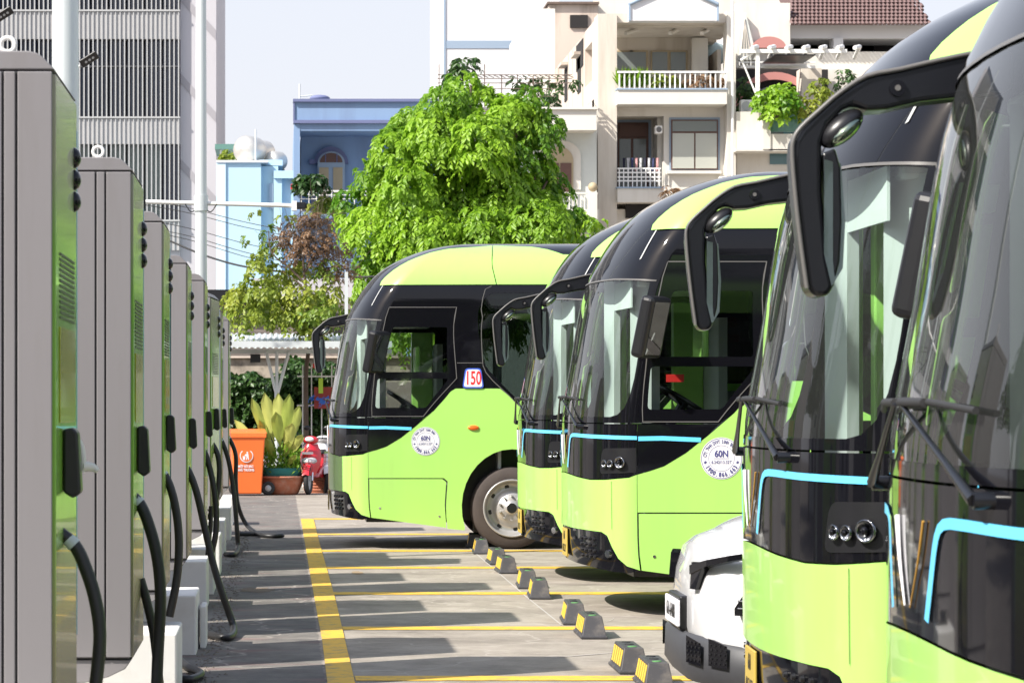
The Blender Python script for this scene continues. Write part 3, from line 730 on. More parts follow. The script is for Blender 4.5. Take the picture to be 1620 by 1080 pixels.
# ------------------------------------------------------------------ CHARGERS
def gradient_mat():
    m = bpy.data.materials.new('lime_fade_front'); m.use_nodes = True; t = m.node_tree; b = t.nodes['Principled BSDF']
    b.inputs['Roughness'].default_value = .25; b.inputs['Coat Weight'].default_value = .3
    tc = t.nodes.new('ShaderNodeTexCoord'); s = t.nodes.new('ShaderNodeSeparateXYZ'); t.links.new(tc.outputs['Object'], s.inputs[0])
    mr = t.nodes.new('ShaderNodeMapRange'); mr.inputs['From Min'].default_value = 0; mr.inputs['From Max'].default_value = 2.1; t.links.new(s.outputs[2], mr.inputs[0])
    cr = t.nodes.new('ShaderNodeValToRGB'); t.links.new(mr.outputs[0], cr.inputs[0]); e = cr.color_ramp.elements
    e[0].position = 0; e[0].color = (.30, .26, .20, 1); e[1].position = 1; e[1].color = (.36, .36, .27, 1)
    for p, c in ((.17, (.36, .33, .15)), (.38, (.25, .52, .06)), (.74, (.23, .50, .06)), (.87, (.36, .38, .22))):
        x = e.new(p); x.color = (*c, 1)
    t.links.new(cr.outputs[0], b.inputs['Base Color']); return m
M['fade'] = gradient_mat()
M['screen'] = mat('display_screen', (.42, .42, .03), .2, coat=.3, var=.5, scale=7)
M['vent'] = mat('vent_dark', (.05, .07, .03), .5)
M['cyan'] = mat('blue_edge_strip', (.35, .62, .80), .3)
CW, CDp, CH = .72, .86, 2.1
def make_charger():
    r = empty('charging_cabinet', (0, 0, 0))     # origin at right front bottom corner; body runs -x and +y
    mb = MB(); mb.box((-CW, 0, 0), (0, CDp, CH)); 
    mb = MB(); mb.prism([(0.02, 0), (CDp-.02, 0), (CDp, .02), (CDp, CH), (0, CH), (0, .02)], 'x', -CW, -.012)
    body = mb.build('cabinet', M['cab'], r, bevel=.006)
    # lower right corner is rounded in the picture: a chamfer skirt
    MB().prism([(-CW, -.10), (-.20, -.10), (-.10, -.075), (-.03, -.04), (-.004, -.001), (-CW, -.001)], 'y', .004, CDp-.004).build('base_skirt', M['cab'], r, bevel=.004)
    # cap
    MB().prism([(-CW, CH+.003), (-CW, CH+.06), (-.075, CH+.06), (-.05, CH+.053), (-.035, CH+.042), (.002, CH+.003)], 'y', -.006, CDp).build('top_cap', M['cab'], r, bevel=.004)
    # doors on the grey face, seams between them
    for x0, x1 in ((-CW+.01, -.155), (-.148, -.115), (-.108, -.006)):
        MB().box((x0, -.014, .012), (x1, -.002, CH-.004)).build('door_panel', M['cab'], r, bevel=.003)
    MB().box((-.158, -.004, .01), (-.105, -.001, CH-.004)).build('seam_gasket', M['rubber'], r)
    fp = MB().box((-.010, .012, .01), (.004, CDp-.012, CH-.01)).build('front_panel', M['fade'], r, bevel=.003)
    MB().box((-.002, CDp-.012, .3), (.006, CDp-.002, CH-.1)).build('edge_strip', M['cyan'], r)
    sc = MB().box((.0045, .13, 1.02), (.008, CDp-.13, 1.32)).build('display', M['screen'], fp, bevel=.003)
    for k in range(13): MB().box((.0045, .14, 1.345+k*.0165), (.007, CDp-.14, 1.3535+k*.0165)).build('vent_slot', M['vent'], fp)
    for k in range(3):
        MB().lathe([(.035, 0), (.034, .004), (.027, .014), (.015, .020), (.001, .022)], axis='x', n=20).build('indicator_lamp', M['black'], fp, loc=(.0045, CDp-.12, CH-.20-.073*k))
    ring = [(0, .022*math.cos(a), .032+.022*math.sin(a)) for a in [2*math.pi*k/20 for k in range(21)]]
    ring = [(x2, 0, z2) for _, x2, z2 in ring]
    e = MB().tube(ring, .0075, n=8).cyl((0, 0, -.01), (0, 0, .008), .014).build('lifting_eye', M['white_paint'], r, loc=(-.15, .12, CH+.063))
    return r
def holster():
    mb = MB(); mb.prism([(0, 0), (.03, -.02), (.055, .0), (.045, .19), (.03, .205), (0, .2)], 'y', -.05, .05); return mb
cyl_lab = ['nearest grey and lime charging cabinet, cut off by the left edge', 'grey and lime charging cabinet with white lifting eye, second from the camera',
 'grey and lime charging cabinet, third from the camera, its cable hanging onto a white plinth', 'grey and lime charging cabinet, fourth from the camera, its cable kinked out over the asphalt',
 'grey and lime charging cabinet, fifth from the camera, in front of the second white pole', 'greener charging cabinet sixth from the camera, turned slightly to show its lime front',
 'slim looking grey charging cabinet seventh from the camera', 'farthest grey charging cabinet of the row, beside the orange bin']
#            top px  bottom px  x right   cable polyline in px
chs = [(112, 1222, 86, [(118, 862), (136, 900), (150, 945), (158, 1000), (154, 1060), (145, 1130), (140, 1200)], 22),
       (271, 1062, 209.5, [(221, 796), (238, 838), (250, 890), (254, 950), (250, 1030), (247, 1110)], 19),
       (351, 950, 258, [(261, 752), (273, 782), (281, 825), (283, 870), (279, 920), (268, 975)], 13.5),
       (417, 897, 296, [(296, 741), (310, 775), (323, 830), (337, 890), (352, 940), (369, 990), (366, 1006), (350, 1008), (312, 999)], 11.5),
       (444, 849, 323.5, [(323, 714), (333, 745), (341, 790), (342, 835), (337, 865), (329, 890)], 9.5),
       (470, 815, 333.5, [(336, 702), (345, 722), (347, 750), (343, 785), (330, 822)], 8.5),
       (492, 795, 350, [(351, 698), (362, 730), (370, 780), (375, 840), (376, 868), (370, 877), (356, 877)], 7.5),
       (507, 777, 362, [(363, 694), (373, 720), (373, 760), (377, 800), (392, 832), (418, 847), (447, 847), (405, 845), (372, 845)], 7)]
ch0 = make_charger(); ckids = {}
for c in bpy.data.objects:
    if c.parent: ckids.setdefault(c.parent.name, []).append(c)
M['cable'] = mat('black_cable_rubber', (.016, .016, .017), .45, var=.2, scale=10)
M['cap'] = mat('grey_cable_gland', (.55, .6, .62), .4)
for i, (ty, by, xr, cab, dia) in enumerate(chs):
    D = F*2.08/(by-ty); zb = H-(by-Y0)*D/F+.05; zt = H+(Y0-ty)*D/F
    r = ch0 if i == 0 else copy_tree(ch0, None, ckids)
    r.location = ((xr-X0)*D/F, D, zb); r.scale = (1, 1, (zt-zb)/CH)
    if i == 5: r.rotation_euler = (0, 0, R(-4))
    tag(r, cyl_lab[i], 'charger', 'charging cabinets in a row')
    bpy.context.view_layer.update()
    # cable, connector and holster are parts of their own cabinet
    xf = r.location.x; loc = lambda p: r.matrix_world.inverted() @ p
    pts = []
    for k, (px, py) in enumerate(cab):
        f_ = k/(len(cab)-1); d = D+.30+ (0 if k == 0 else -.05*f_)
        p = P(px, py, d); rad_ = dia*D/F/2
        if p.z < rad_+.004+gz(p.y):
            g = G(px, py+dia/2); p = Vector((g.x, g.y, g.z+rad_+.004))
        pts.append(loc(p))
    pts.insert(0, pts[0]+Vector((-.06, 0, .05)))
    MB().tube(pts, dia*D/F/2, n=10, smoothpts=6).build('charging_cable', M['cable'], r)
    p0 = pts[1]
    MB().tube([p0+Vector((-.02, 0, .02)), p0+Vector((0, 0, .0))], [dia*D/F*.5, dia*D/F*.58], n=10).build('cable_gland', M['cap'], r)
    hb = holster().build('connector_holster', M['satin'], r, loc=(.006, .30, .80), bevel=.008)
    c2 = MB().tube([(.03, .0, .0), (.032, 0, -.06), (.0, .02, -.20), (-.01, .05, -.32)], .016, n=8, smoothpts=4)
    # second cable under the cabinet
    if i in (1, 4):
        q = {1: [(222, 915), (232, 950), (243, 1000), (250, 1060), (256, 1120)], 4: [(334, 800), (333, 830), (329, 870), (326, 900)]}[i]
        q = [loc(P(a, b_, D+.6)) for a, b_ in q]; MB().tube(q, dia*D/F/2*.8, n=8, smoothpts=5).build('charging_cable', M['cable'], r)
# white hook on the nearest cabinet
r = ch0
mb = MB(); mb.tube([(.02, .40, .98), (.045, .40, .95), (.055, .40, .90), (.05, .40, .86)], [.012, .02, .022, .012], n=10, smoothpts=4); mb.tube([(.05, .40, .88), (.085, .42, .875), (.10, .42, .862)], [.02, .014, .008], n=10, smoothpts=3)
mb.build('hose_hook', M['white_paint'], r)
# unseen boxes added behind the chargers, sized for their shadow bands on the yard
mbs = MB(); mbs.box((0, 0, .25), (.55, 1.15, 2.75)); pcm = mbs.mesh('shadow_box', M['cab'])
for i in range(9):
    o = link('shadow_box', pcm, None, loc=(-2.0, 1.73+3.66*i, 0))
    rel = ['nearest', 'second', 'third', 'fourth', 'fifth', 'sixth', 'seventh', 'eighth', 'farthest'][i]
    tag(o, f'{rel} unseen grey box added behind the charging cabinets to cast shadow bands', 'shadow caster', 'unseen boxes shadowing the yard')
# plinths
pl = [(280, 1001, None), (310, 941, 1035), (326.5, 887, 967), (338, 868, 930), (348, 846, 902), (355.4, 823, 883), (364.6, 803, 856), (368, 785, 832)]
names = ['in front of the second cabinet', 'with the low block beside it', 'under the kinked cable', 'beyond the kinked cable', 'beside the middle of the cable row', 'third from the far end', 'second from the far end', 'beside the orange bin']
for i, (xr, ty, by) in enumerate(pl):
    D = (H-.382)*F/(ty-Y0); x = (xr-X0)*D/F
    o = MB().box((x-.85, D, gz(D)-.01), (x, D+.80, .382)).build('plinth', M['white_paint'], bevel=.012)
    tag(o, 'white painted concrete plinth '+names[i], 'plinth', 'white plinths under the chargers')
D = 12.2-3.4
o = MB().box((-1.40, 7.6, -.12), (-.56, 8.6, .382)).build('plinth', M['white_paint'], bevel=.012); tag(o, 'white painted concrete plinth under the nearest cabinet', 'plinth', 'white plinths under the chargers')
o = MB().box((-1.40, 11.3, -.08), (-.60, 12.2, .382)).build('plinth', M['white_paint'], bevel=.012); tag(o, 'white painted concrete plinth below the cabinet with the white lifting eye', 'plinth', 'white plinths under the chargers')
o = MB().box((-.53, 18.25, 0), (-.49, 18.65, .28)).build('kerb_block', M['white_paint'], bevel=.01); tag(o, 'small grey white block against the second white plinth', 'block')
# hose coil on the floor, foreground
mb = MB(); mb.tube([G(283, 1050)+Vector((0, 0, .03)), G(297, 1062)+Vector((0, 0, .03)), G(318, 1073)+Vector((0, 0, .03)), G(300, 1082)+Vector((0, 0, .03)), G(275, 1080)+Vector((0, 0, .03))], .024, n=8, smoothpts=5)
tag(mb.build('cable_loop', M['cable']), 'loose black cable loop lying on the asphalt at the bottom edge', 'cable')
# ------------------------------------------------------------------ WHEEL STOPS
M['stopy'] = mat('yellow_reflector', (.80, .52, .05), .4, var=.1, scale=20)
M['stopb'] = mat('stop_rubber', (.045, .044, .048), .6, var=.2, scale=12, dirt=(.16, .14, .12), dscale=10, damt=.6)
M['lidg'] = mat('green_pad', (.10, .28, .09), .6)
def make_stop():
    r = empty('wheel_stop', (0, 0, 0)); Lh, wb, wt, h = .62, .185, .115, .150
    mb = MB()
    def ring(w_, l, z): return [(-w_/2, -l/2, z), (w_/2, -l/2, z), (w_/2, l/2, z), (-w_/2, l/2, z)]
    R4 = ring(wb, Lh, 0)+ring(wb, Lh, .018)+ring(wb-.02, Lh-.02, .02)+ring(wt, Lh-.12, h)
    fs = [(4*k+i, 4*k+(i+1) % 4, 4*k+4+(i+1) % 4, 4*k+4+i) for k in range(3) for i in range(4)]+[(12, 13, 14, 15), (3, 2, 1, 0)]
    mb.add(R4, fs); mb.build('rubber_body', M['stopb'], r, bevel=.005)
    a = Vector((-wb/2+.010, 0, .02)); b_ = Vector((-wt/2, 0, h)); n = Vector((-(h-.02), 0, -(wb-.02-wt)/2)).normalized()
    n = Vector((-.96, 0, .26))
    for k in range(5):
        y = -.20+k*.10
        p0 = a.lerp(b_, .14); p1 = a.lerp(b_, .88); vs = []
        for p, dy in ((p0, -.027), (p0, .027), (p1, .027), (p1, -.027)): vs.append(p+Vector((0, y+dy, 0))+n*.003)
        vs += [v-n*.008 for v in vs]
        MB().add(vs, [(0, 1, 2, 3)[::-1], (0, 1, 5, 4), (1, 2, 6, 5), (2, 3, 7, 6), (3, 0, 4, 7)]).build('reflector_strip', M['stopy'], r)
    for k in range(3): MB().cyl((0, -.16+.16*k, h-.004), (0, -.16+.16*k, h+.004), .028, n=10).build('bolt_cover', M['lidg'] if k == 0 else M['rubber'], r)
    return r
st0 = make_stop(); skids = {}
for c in bpy.data.objects:
    if c.parent: skids.setdefault(c.parent.name, []).append(c)
# near base corner (left front bottom px), one entry per stop
stops = [(998, 1084), (959, 1052), (902, 1003), (876, 976), (833, 946), (815, 925), (783, 905), (767, 889), (743, 874), (736, 862)]
where = ['nearest black and yellow wheel stop at the bottom edge of the photo', 'black and yellow wheel stop second from the camera, with a green pad on top', 'nearer stop of the second pair of black and yellow wheel stops', 'farther stop of the second pair of black and yellow wheel stops',
 'nearer stop of the third pair of black and yellow wheel stops', 'farther stop of the third pair of black and yellow wheel stops', 'nearer stop of the fourth pair, left of the second bus', 'farther stop of the fourth pair, left of the second bus', 'wheel stop against the tyre of the bus numbered 150', 'farthest wheel stop, half hidden in front of the tyre of the bus numbered 150']
near = [(1003, 1090), (965, 1064), (907, 1009), (882, 987), (837, 948), (819, 931.5), (786.5, 907.5), (772, 893.5), (748, 876.5), (738, 867)]
for i, (px, py) in enumerate(near):
    g = G(px, py); r = st0 if i == 0 else copy_tree(st0, None, skids)
    r.location = (g.x+.095+(.045 if i < 4 else .015), g.y+.31-(.10 if i < 4 else 0), g.z+0.003); r.rotation_euler = (0, 0, R(-1.5+random.uniform(-2, 2)))
    tag(r, where[i], 'wheel stop', 'black and yellow wheel stops')
# ------------------------------------------------------------------ WHITE CAR
def make_car():
    r = empty('parked_car', (0, 0, 0))
    wp = mat('white_car_paint', (.62, .62, .63), .25, coat=.8)
    # stations: x, half width, z under, z shoulder, z top centre
    stt = [(-.05, .52, .54, .74, .82), (-.02, .66, .46, .80, .90), (.05, .80, .40, .88, .97), (.17, .89, .38, .95, 1.05), (.34, .92, .36, .99, 1.09), (.7, .90, .32, 1.00, 1.10), (1.2, .90, .30, 1.04, 1.14), (1.6, .90, .30, 1.06, 1.17), (2.6, .90, .30, 1.08, 1.2), (3.7, .90, .32, 1.1, 1.2), (4.1, .88, .36, 1.1, 1.2), (4.35, .84, .42, 1.05, 1.12), (4.42, .74, .5, .95, 1.0)]
    def ringp(x, w_, zu, zs, zt):
        out = []
        prof = [(.80, zu), (.93, zu+.04), (.985, zu+.12), (1.0, (zu+zs)/2), (.985, zs-.12), (.95, zs-.04), (.86, zs+.015), (.6, zs+(zt-zs)*.55), (.3, zt-.01), (0, zt)]
        for f_, z in prof: out.append((x+.10*(1-f_)*-.2, -w_*f_, z))
        return out+[(a, -b, c) for a, b, c in out[-2::-1]]
    body = MB(); rs = [ringp(*s) for s in stt]; n = len(rs[0]); vs = [v for q in rs for v in q]
    fs = [(i*n+k, i*n+k+1, (i+1)*n+k+1, (i+1)*n+k) for i in range(len(rs)-1) for k in range(n-1)]+[tuple(range(n)), tuple(range((len(rs)-1)*n, len(rs)*n))[::-1]]
    fs += [(i*n, (i+1)*n, (i+1)*n+n-1, i*n+n-1) for i in range(len(rs)-1)]
    body.add(vs, fs, True); bo = body.build('body', wp, r)
    md = bo.modifiers.new('s', 'SUBSURF'); md.levels = 1; md.render_levels = 2
    # lower bumper in grey plastic
    gp_ = mat('grey_bumper_plastic', (.045, .046, .052), .55, var=.1, scale=20)
    b2 = MB(); vs = []; prof = [(-.14, .34, .50), (-.12, .5, .50), (-.05, .68, .49), (.06, .84, .47), (.22, .915, .455), (.62, .93, .44), (.95, .93, .42)]
    pts = [(p[0], -p[1], p[2]) for p in prof[::-1]]+[(p[0], 0, p[2]) for p in prof[:1]]+[(p[0], p[1], p[2]) for p in prof]
    for x, y, zt in pts: vs += [(x+.02, y*.985, .27), (x-.02, y, .33), (x-.015, y, zt-.02), (x+.02, y*.98, zt)]
    m_ = len(pts); b2.add(vs, [(i*4+k, (i+1)*4+k, (i+1)*4+k+1, i*4+k+1) for i in range(m_-1) for k in range(3)], True)
    b2.build('lower_bumper', gp_, r)
    # mesh intake openings on the front corners
    for sd_ in (-1, 1):
        for (xa_, ya_), (xb_, yb_) in (((-.118, .50), (-.065, .645)), ((-.04, .695), (.035, .80))):
            va = Vector((xa_, sd_*ya_, 0)); vb = Vector((xb_, sd_*yb_, 0)); t_ = (vb-va).normalized(); nn = Vector((-abs(t_.y), t_.x*sd_*abs(1) if sd_ > 0 else -t_.x, 0)).normalized()
            nn = Vector((-abs(t_.y), sd_*abs(t_.x), 0)).normalized(); o_ = nn*.034
            vs = [va+o_+Vector((0, 0, .37)), vb+o_+Vector((0, 0, .36)), vb+o_+Vector((0, 0, .47)), va+o_+Vector((0, 0, .50))]
            q = MB().add(vs, [(0, 1, 2, 3)]).build('air_intake', M['black'], r)
            for k in range(5):
                for j in range(4):
                    c = va.lerp(vb, .12+.25*j+(.06 if k % 2 else 0))+nn*.035+Vector((0, 0, .385+.021*k)); MB().cyl(c, c+nn*.003, .0065, n=6).build('mesh_cell', M['satin'], q)
    # grille, dark headlight strip
    mb = MB(); mb.prism(rnd([(-.42, .60), (.42, .60), (.55, .76), (-.55, .76)], .04, 3), 'x', -.05, .06); mb.build('grille', M['satin'], r)
    half = [(-.115, 0), (-.113, .30), (-.10, .46), (-.07, .60), (-.01, .73), (.07, .83), (.17, .90), (.28, .93)]
    pf = [(a, -b) for a, b in half[::-1]]+half[1:]
    rows = [(.45, .015, 1.0), (.52, .0, 1.0), (.66, .0, 1.0), (.78, .012, .99), (.86, .045, .97), (.91, .10, .94), (.95, .20, .88)]
    vs = [(a+dx, b*sc_, z+.06*(1-abs(b))*(z > .8)+(.05*a if z > .7 else 0)) for z, dx, sc_ in rows for a, b in pf]; m_ = len(pf)
    MB().add(vs, [(q*m_+k, (q+1)*m_+k, (q+1)*m_+k+1, q*m_+k+1) for q in range(len(rows)-1) for k in range(m_-1)], True).build('front_panel', wp, r)
    for s in (-1, 1):
        PT = [(-.115, .44, .835, .79), (-.06, .66, .872, .842), (.02, .82, .90, .873), (.14, .915, .925, .90), (.32, .95, .945, .922), (.6, .955, .96, .94)]
        vs = []
        for x, y, a, b_ in PT: vs += [(x-.012, s*(y+.008), b_), (x-.012, s*(y+.008), a), (x+.03, s*(y-.03), a+.004), (x+.03, s*(y-.03), b_-.004)]
        fs = [(4*k+q, 4*k+4+q, 4*k+4+(q+1) % 4, 4*k+(q+1) % 4) for k in range(len(PT)-1) for q in range(4)]+[(0, 1, 2, 3)]
        
        if s > 0: vs = [(x+.05, y*.93, z-.03) for x, y, z in vs]
        hl = MB().add(vs, fs).build('headlight_strip', M['black'], r)
        vs = [(-.115, s*.44, .80), (-.125, s*.45, .72), (-.105, s*.52, .72), (-.085, s*.60, .83), (-.085, s*.62, .86), (-.115, s*.44, .85)]
        MB().add(vs+[(x+.04, y*.97, z) for x, y, z in vs], [(0, 1, 2, 3, 4, 5)]+[(k, (k+1) % 6, 6+(k+1) % 6, 6+k) for k in range(6)]).build('headlight', M['black'], r)
        va = Vector((.035, s*.87, 0)); vb = Vector((.26, s*.965, 0)); q = [(0, .62), (1, .62), (1, .785), (.55, .775), (.2, .73), (0, .655)]
        vs = [tuple(va.lerp(vb, u)+Vector((0, 0, z))) for u, z in q]
        fg = MB().add(vs+[(x+.03, y*.95, z) for x, y, z in vs], [tuple(range(6))]+[(k, (k+1) % 6, 6+(k+1) % 6, 6+k) for k in range(6)]).build('fog_recess', M['black'], r)
        for z in (.655, .69): MB().tube([va.lerp(vb, .08)+Vector((-.004, s*.003, z)), va.lerp(vb, 1)+Vector((-.004, s*.003, z))], .005, n=5).build('fog_bar', M['silver'], fg)
        c = va.lerp(vb, .85)+Vector((-.004, s*.003, .73)); MB().ball(c, .03, .012, .03).build('fog_lamp', M['silver'], fg)
    pl = MB().box((-.165, -.26, .52), (-.15, .26, .65)).build('licence_plate', M['white'], r, bevel=.004)
    MB().box((-.15, -.24, .50), (-.05, .24, .67)).build('plate_bracket', M['satin'], r, bevel=.01)
    link('plate_lettering', textmesh('61A-6A081', .10, M['satin'], sx=.8), pl, loc=(-.1665, 0, .585), rot=(R(90), 0, R(-90)))
    # greenhouse
    gh = MB(); A = [(1.3, .80, 1.10), (2.0, .70, 1.62), (3.4, .68, 1.64), (4.25, .78, 1.12)]
    vs = []
    for x, y, z in A: vs += [(x, -y, z), (x, y, z)]
    for x, y, z in ((1.3, .86, 1.05), (4.25, .84, 1.05)): vs += [(x, -y, z), (x, y, z)]
    gh.add(vs, [(0, 1, 3, 2), (2, 3, 5, 4), (4, 5, 7, 6), (0, 2, 4, 6), (1, 7, 5, 3), (0, 6, 10, 8), (1, 9, 11, 7)]); gh.build('greenhouse', M['black'], r, bevel=.04)
    MB().box((2.05, -.66, 1.615), (3.35, .66, 1.665)).build('roof', wp, r, bevel=.03)
    for x in (.85, 3.45):
        for s in (-1, 1):
            wr = empty('wheel', (0, 0, 0)); wr.parent = r; wr.location = (x, s*.80, .33)
            MB().lathe([(.22, -.1), (.30, -.11), (.33, -.07), (.33, .07), (.30, .11), (.22, .1), (.22, -.1)], axis='y', n=28).build('tyre', M['rubber'], wr)
            MB().lathe([(.22, .10*s), (.20, .112*s), (.12, .07*s), (.001, .10*s)], axis='y', n=20).build('rim', M['rim'], wr)
    return r
car = make_car(); car.location = (2.13, 14.0, -.015); car.rotation_euler = (0, 0, R(-1.5))
tag(car, 'white compact car with grey lower bumper, squeezed in between two lime green buses', 'car')
# ------------------------------------------------------------------ POLES AND LAMPS
def pole(name, px, D, rb, rt, hgt, label):
    r = empty(name, ((px-X0)*D/F, D, 0), 0, label, 'pole')
    MB().cyl((0, 0, 0), (0, 0, hgt), rb, rt, n=24).build('shaft', M['steel'], r)
    MB().box((-.17, -.17, 0), (.17, .17, .03)).build('base_plate', M['steel'], r); return r
pole('steel_pole', 103.5, 13.2, .07, .055, 7, 'thick pale galvanised pole rising behind the nearest charging cabinet')
r = pole('camera_pole', 318, 28.2, .068, .048, 7.5, 'slender white camera pole with a horizontal cross arm behind the cabinets')
z = H+(Y0-320)*28.2/F
MB().cyl((-.56, 0, z+.005), (.93, 0, z-.035), .022, n=10).build('cross_arm', M['whitem'], r)
MB().cyl((0, 0, z-.09), (0, 0, z+.07), .072, n=20).build('clamp', M['steel'], r)
for s in (-1, 1): MB().tube([(s*.04, -.02, z-.06), (s*.1, -.02, z-.1), (s*.16, -.02, z-.02)], .006, n=5, smoothpts=3).build('clamp_wire', M['satin'], r)
MB().box((.92, -.05, z-.085), (.97, .05, z+.01)).build('camera_mount', M['whitem'], r)
cm = MB().box((.965, -.045, z-.07), (1.06, .045, z-.0)).build('camera_housing', M['satin'], r, bevel=.01)
MB().cyl((1.06, 0, z-.035), (1.075, 0, z-.035), .028, n=12).build('camera_lens', M['black'], cm)
def lamp_post(px, D, hx, hy, label, flip=1):
    X = (px-X0)*D/F; r = empty('street_lamp', (X, D, 0), 0, label, 'street lamp'); p = P(hx, hy, D)-Vector((X, D, 0))
    MB().cyl((0, 0, 0), (0, 0, p.z-.2), .06, .045).build('post', M['steel'], r)
    q = p-Vector((.16*flip, 0, .11)); MB().tube([(0, 0, p.z-.3), q.lerp(Vector((0, 0, p.z-.3)), .4), q], .022, n=8).build('arm', M['whitem'], r)
    h = MB().box((-.17, -.085, -.022), (.17, .085, .022)).build('lamp_head', M['satin'], r, loc=p, rot=(R(-48), R(-32*flip), 0), bevel=.02)
    for a in range(3): MB().cyl((-.07+.07*a, 0, -.026), (-.07+.07*a, 0, -.020), .024, n=10).build('led_lens', M['greyp'], h)
lamp_post(110, 48, 141, 94, 'small black street lamp head just right of the thick pole')
lamp_post(-30, 48, 6, 23, 'small black street lamp head at the left edge above the nearest cabinet')
# ------------------------------------------------------------------ BUILDINGS
M['louvre'] = mat('louvre_concrete', (.40, .40, .40), .8, var=.08, scale=1.2)
M['spandrel'] = mat('spandrel_concrete', (.38, .375, .375), .85, var=.1, scale=1.5)
M['navyglass'] = mat('dark_blue_glass', (.012, .022, .05), .08, spec=.8)
M['paleglass'] = mat('pale_curtained_glass', (.22, .26, .25), .15)
M['lilac'] = mat('pale_lilac_wall', (.47, .455, .48), .85, var=.04, scale=.8)
M['lilacband'] = mat('grey_diagonal_band', (.33, .315, .335), .85)
M['skyblue'] = mat('sky_blue_wall', (.42, .59, .68), .8, var=.05, scale=.5, dirt=(.35, .45, .5), dscale=.6, damt=.35)
M['blueh'] = mat('blue_wall', (.20, .30, .47), .8, var=.08, scale=.6, dirt=(.14, .18, .3), dscale=1.1, damt=.45, vstreak=True)
M['bluetrim'] = mat('slate_blue_trim', (.13, .15, .28), .8, var=.1, scale=2)
M['cream'] = mat('weathered_cream_wall', (.60, .55, .48), .85, var=.05, scale=.8, dirt=(.36, .30, .23), dscale=1.0, damt=.65, vstreak=True)
M['cream2'] = mat('cream_wall', (.65, .62, .56), .85, var=.04, scale=.8, dirt=(.42, .37, .30), dscale=1.4, damt=.4, vstreak=True)
M['grime'] = mat('grimy_side_wall', (.58, .49, .42), .9, var=.10, scale=1.0, dirt=(.22, .17, .13), dscale=.8, damt=.8, vstreak=True)
M['whitewall'] = mat('white_wall', (.68, .68, .69), .85, var=.03, scale=.8)
M['greygreen'] = mat('pale_green_grey_wall', (.58, .60, .56), .85, var=.05)
M['bluegrey'] = mat('blue_grey_trim', (.28, .36, .46), .7)
M['brownf'] = mat('brown_window_frame', (.12, .06, .045), .6)
M['ochre'] = mat('ochre_window_frame', (.40, .32, .20), .6)
M['winglass'] = mat('window_glass_pale', (.42, .43, .38), .12)
M['wingrey'] = mat('window_glass_grey', (.16, .18, .17), .12)
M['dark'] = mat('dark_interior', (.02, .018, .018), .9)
M['tile'] = mat('brown_roof_tile', (.15, .095, .09), .7, var=.25, scale=8)
M['pink'] = mat('dull_red_arch', (.45, .20, .18), .8)
M['tank'] = mat('brushed_steel_tank', (.62, .60, .56), .38, metal=.6, var=.1)
M['redbox'] = mat('red_plastic', (.65, .02, .02), .4)
M['terra'] = mat('terracotta', (.42, .14, .075), .8, var=.15, scale=10, dirt=(.5, .4, .33), dscale=6, damt=.4)
def bld(name, label, cat='building', group=None): return empty(name, (0, 0, 0), 0, label, cat, group)
def bpart(r, name, m, x0, y0, x1, y1, D, dep, bevel=0, lab=None):
    o = boxpx(MB(), x0, y0, x1, y1, D, dep).build(name, m, r, bevel=bevel)
    if lab: o['label'] = lab
    return o
def X_(px, D): return (px-X0)*D/F
def Z_(py, D): return H+(Y0-py)*D/F
# --- louvred office tower
D = 110
r = bld('office_tower', 'tall grey office block with dark windows behind close vertical fins, at the left')
bpart(r, 'core_wall', M['spandrel'], -420, -300, 285, 700, D+.9, 16)
for k, (a, b) in enumerate(((-320, -150), (-112, 20), (60, 190), (226, 352))):
    x = 285
    while x > -420:
        bpart(r, 'window_pane', M['navyglass'] if not (k == 3 and 95 < x < 265) else M['paleglass'], x-27, a, x-1.2, b, D+.42, .12); x -= 28.2
for a, b in ((-150, -112), (18, 62), (187, 228), (350, 396)):
    bpart(r, 'spandrel', M['spandrel'], -420, a, 285, b, D+.05, .5); bpart(r, 'ledge', M['louvre'], -420, a-2.5, 285, a, D-.03, .6)
for x, wd in ((96, 3), (286, 4)): pass
x = 283.0; nf = 0
while x > -330:
    bpart(r, 'fin', M['louvre'], x-1.5, -300, x+.4, 396, D, .13); x -= 7.12; nf += 1
bpart(r, 'transom', M['spandrel'], -420, 104, 285, 106.5, D+.3, .1)
bpart(r, 'side_block', M['lilac'], 285.4, -300, 342, 470, D+.3, 18)
bpart(r, 'base_block', M['lilac'], -420, 396, 285, 700, D+.2, .6)
for (ya, yb) in ((0, 62), (130, 192), (265, 325)):
    mb = MB(); a = P(285.6, ya-14, D+.27); b = P(341.6, yb-14, D+.27); c = P(341.6, yb+2, D+.27); d = P(285.6, ya+2, D+.27)
    mb.prism([(a.x, a.z), (b.x, b.z), (c.x, c.z), (d.x, d.z)], 'y', D+.27, D+.299); mb.build('wall_band', M['lilacband'], r)  # flat grey diagonal strips on the side block
# --- low dark roofs between
r = bld('low_building', 'low grey brown shop building seen behind the small tree')
M['dgrime'] = mat('sooty_wall', (.20, .17, .15), .9, var=.2, scale=1.5, dirt=(.08, .07, .06), dscale=1.2, damt=.7)
bpart(r, 'wall', M['dgrime'], 300, 478, 640, 720, 74, 6); bpart(r, 'roof', M['satin'], 296, 458, 400, 480, 73.6, 7); bpart(r, 'upper_wall', M['lilac'], 400, 440, 640, 478, 76, 5)
for x in (470, 520, 575): bpart(r, 'window', M['dark'], x, 495, x+26, 530, 73.9, .2)
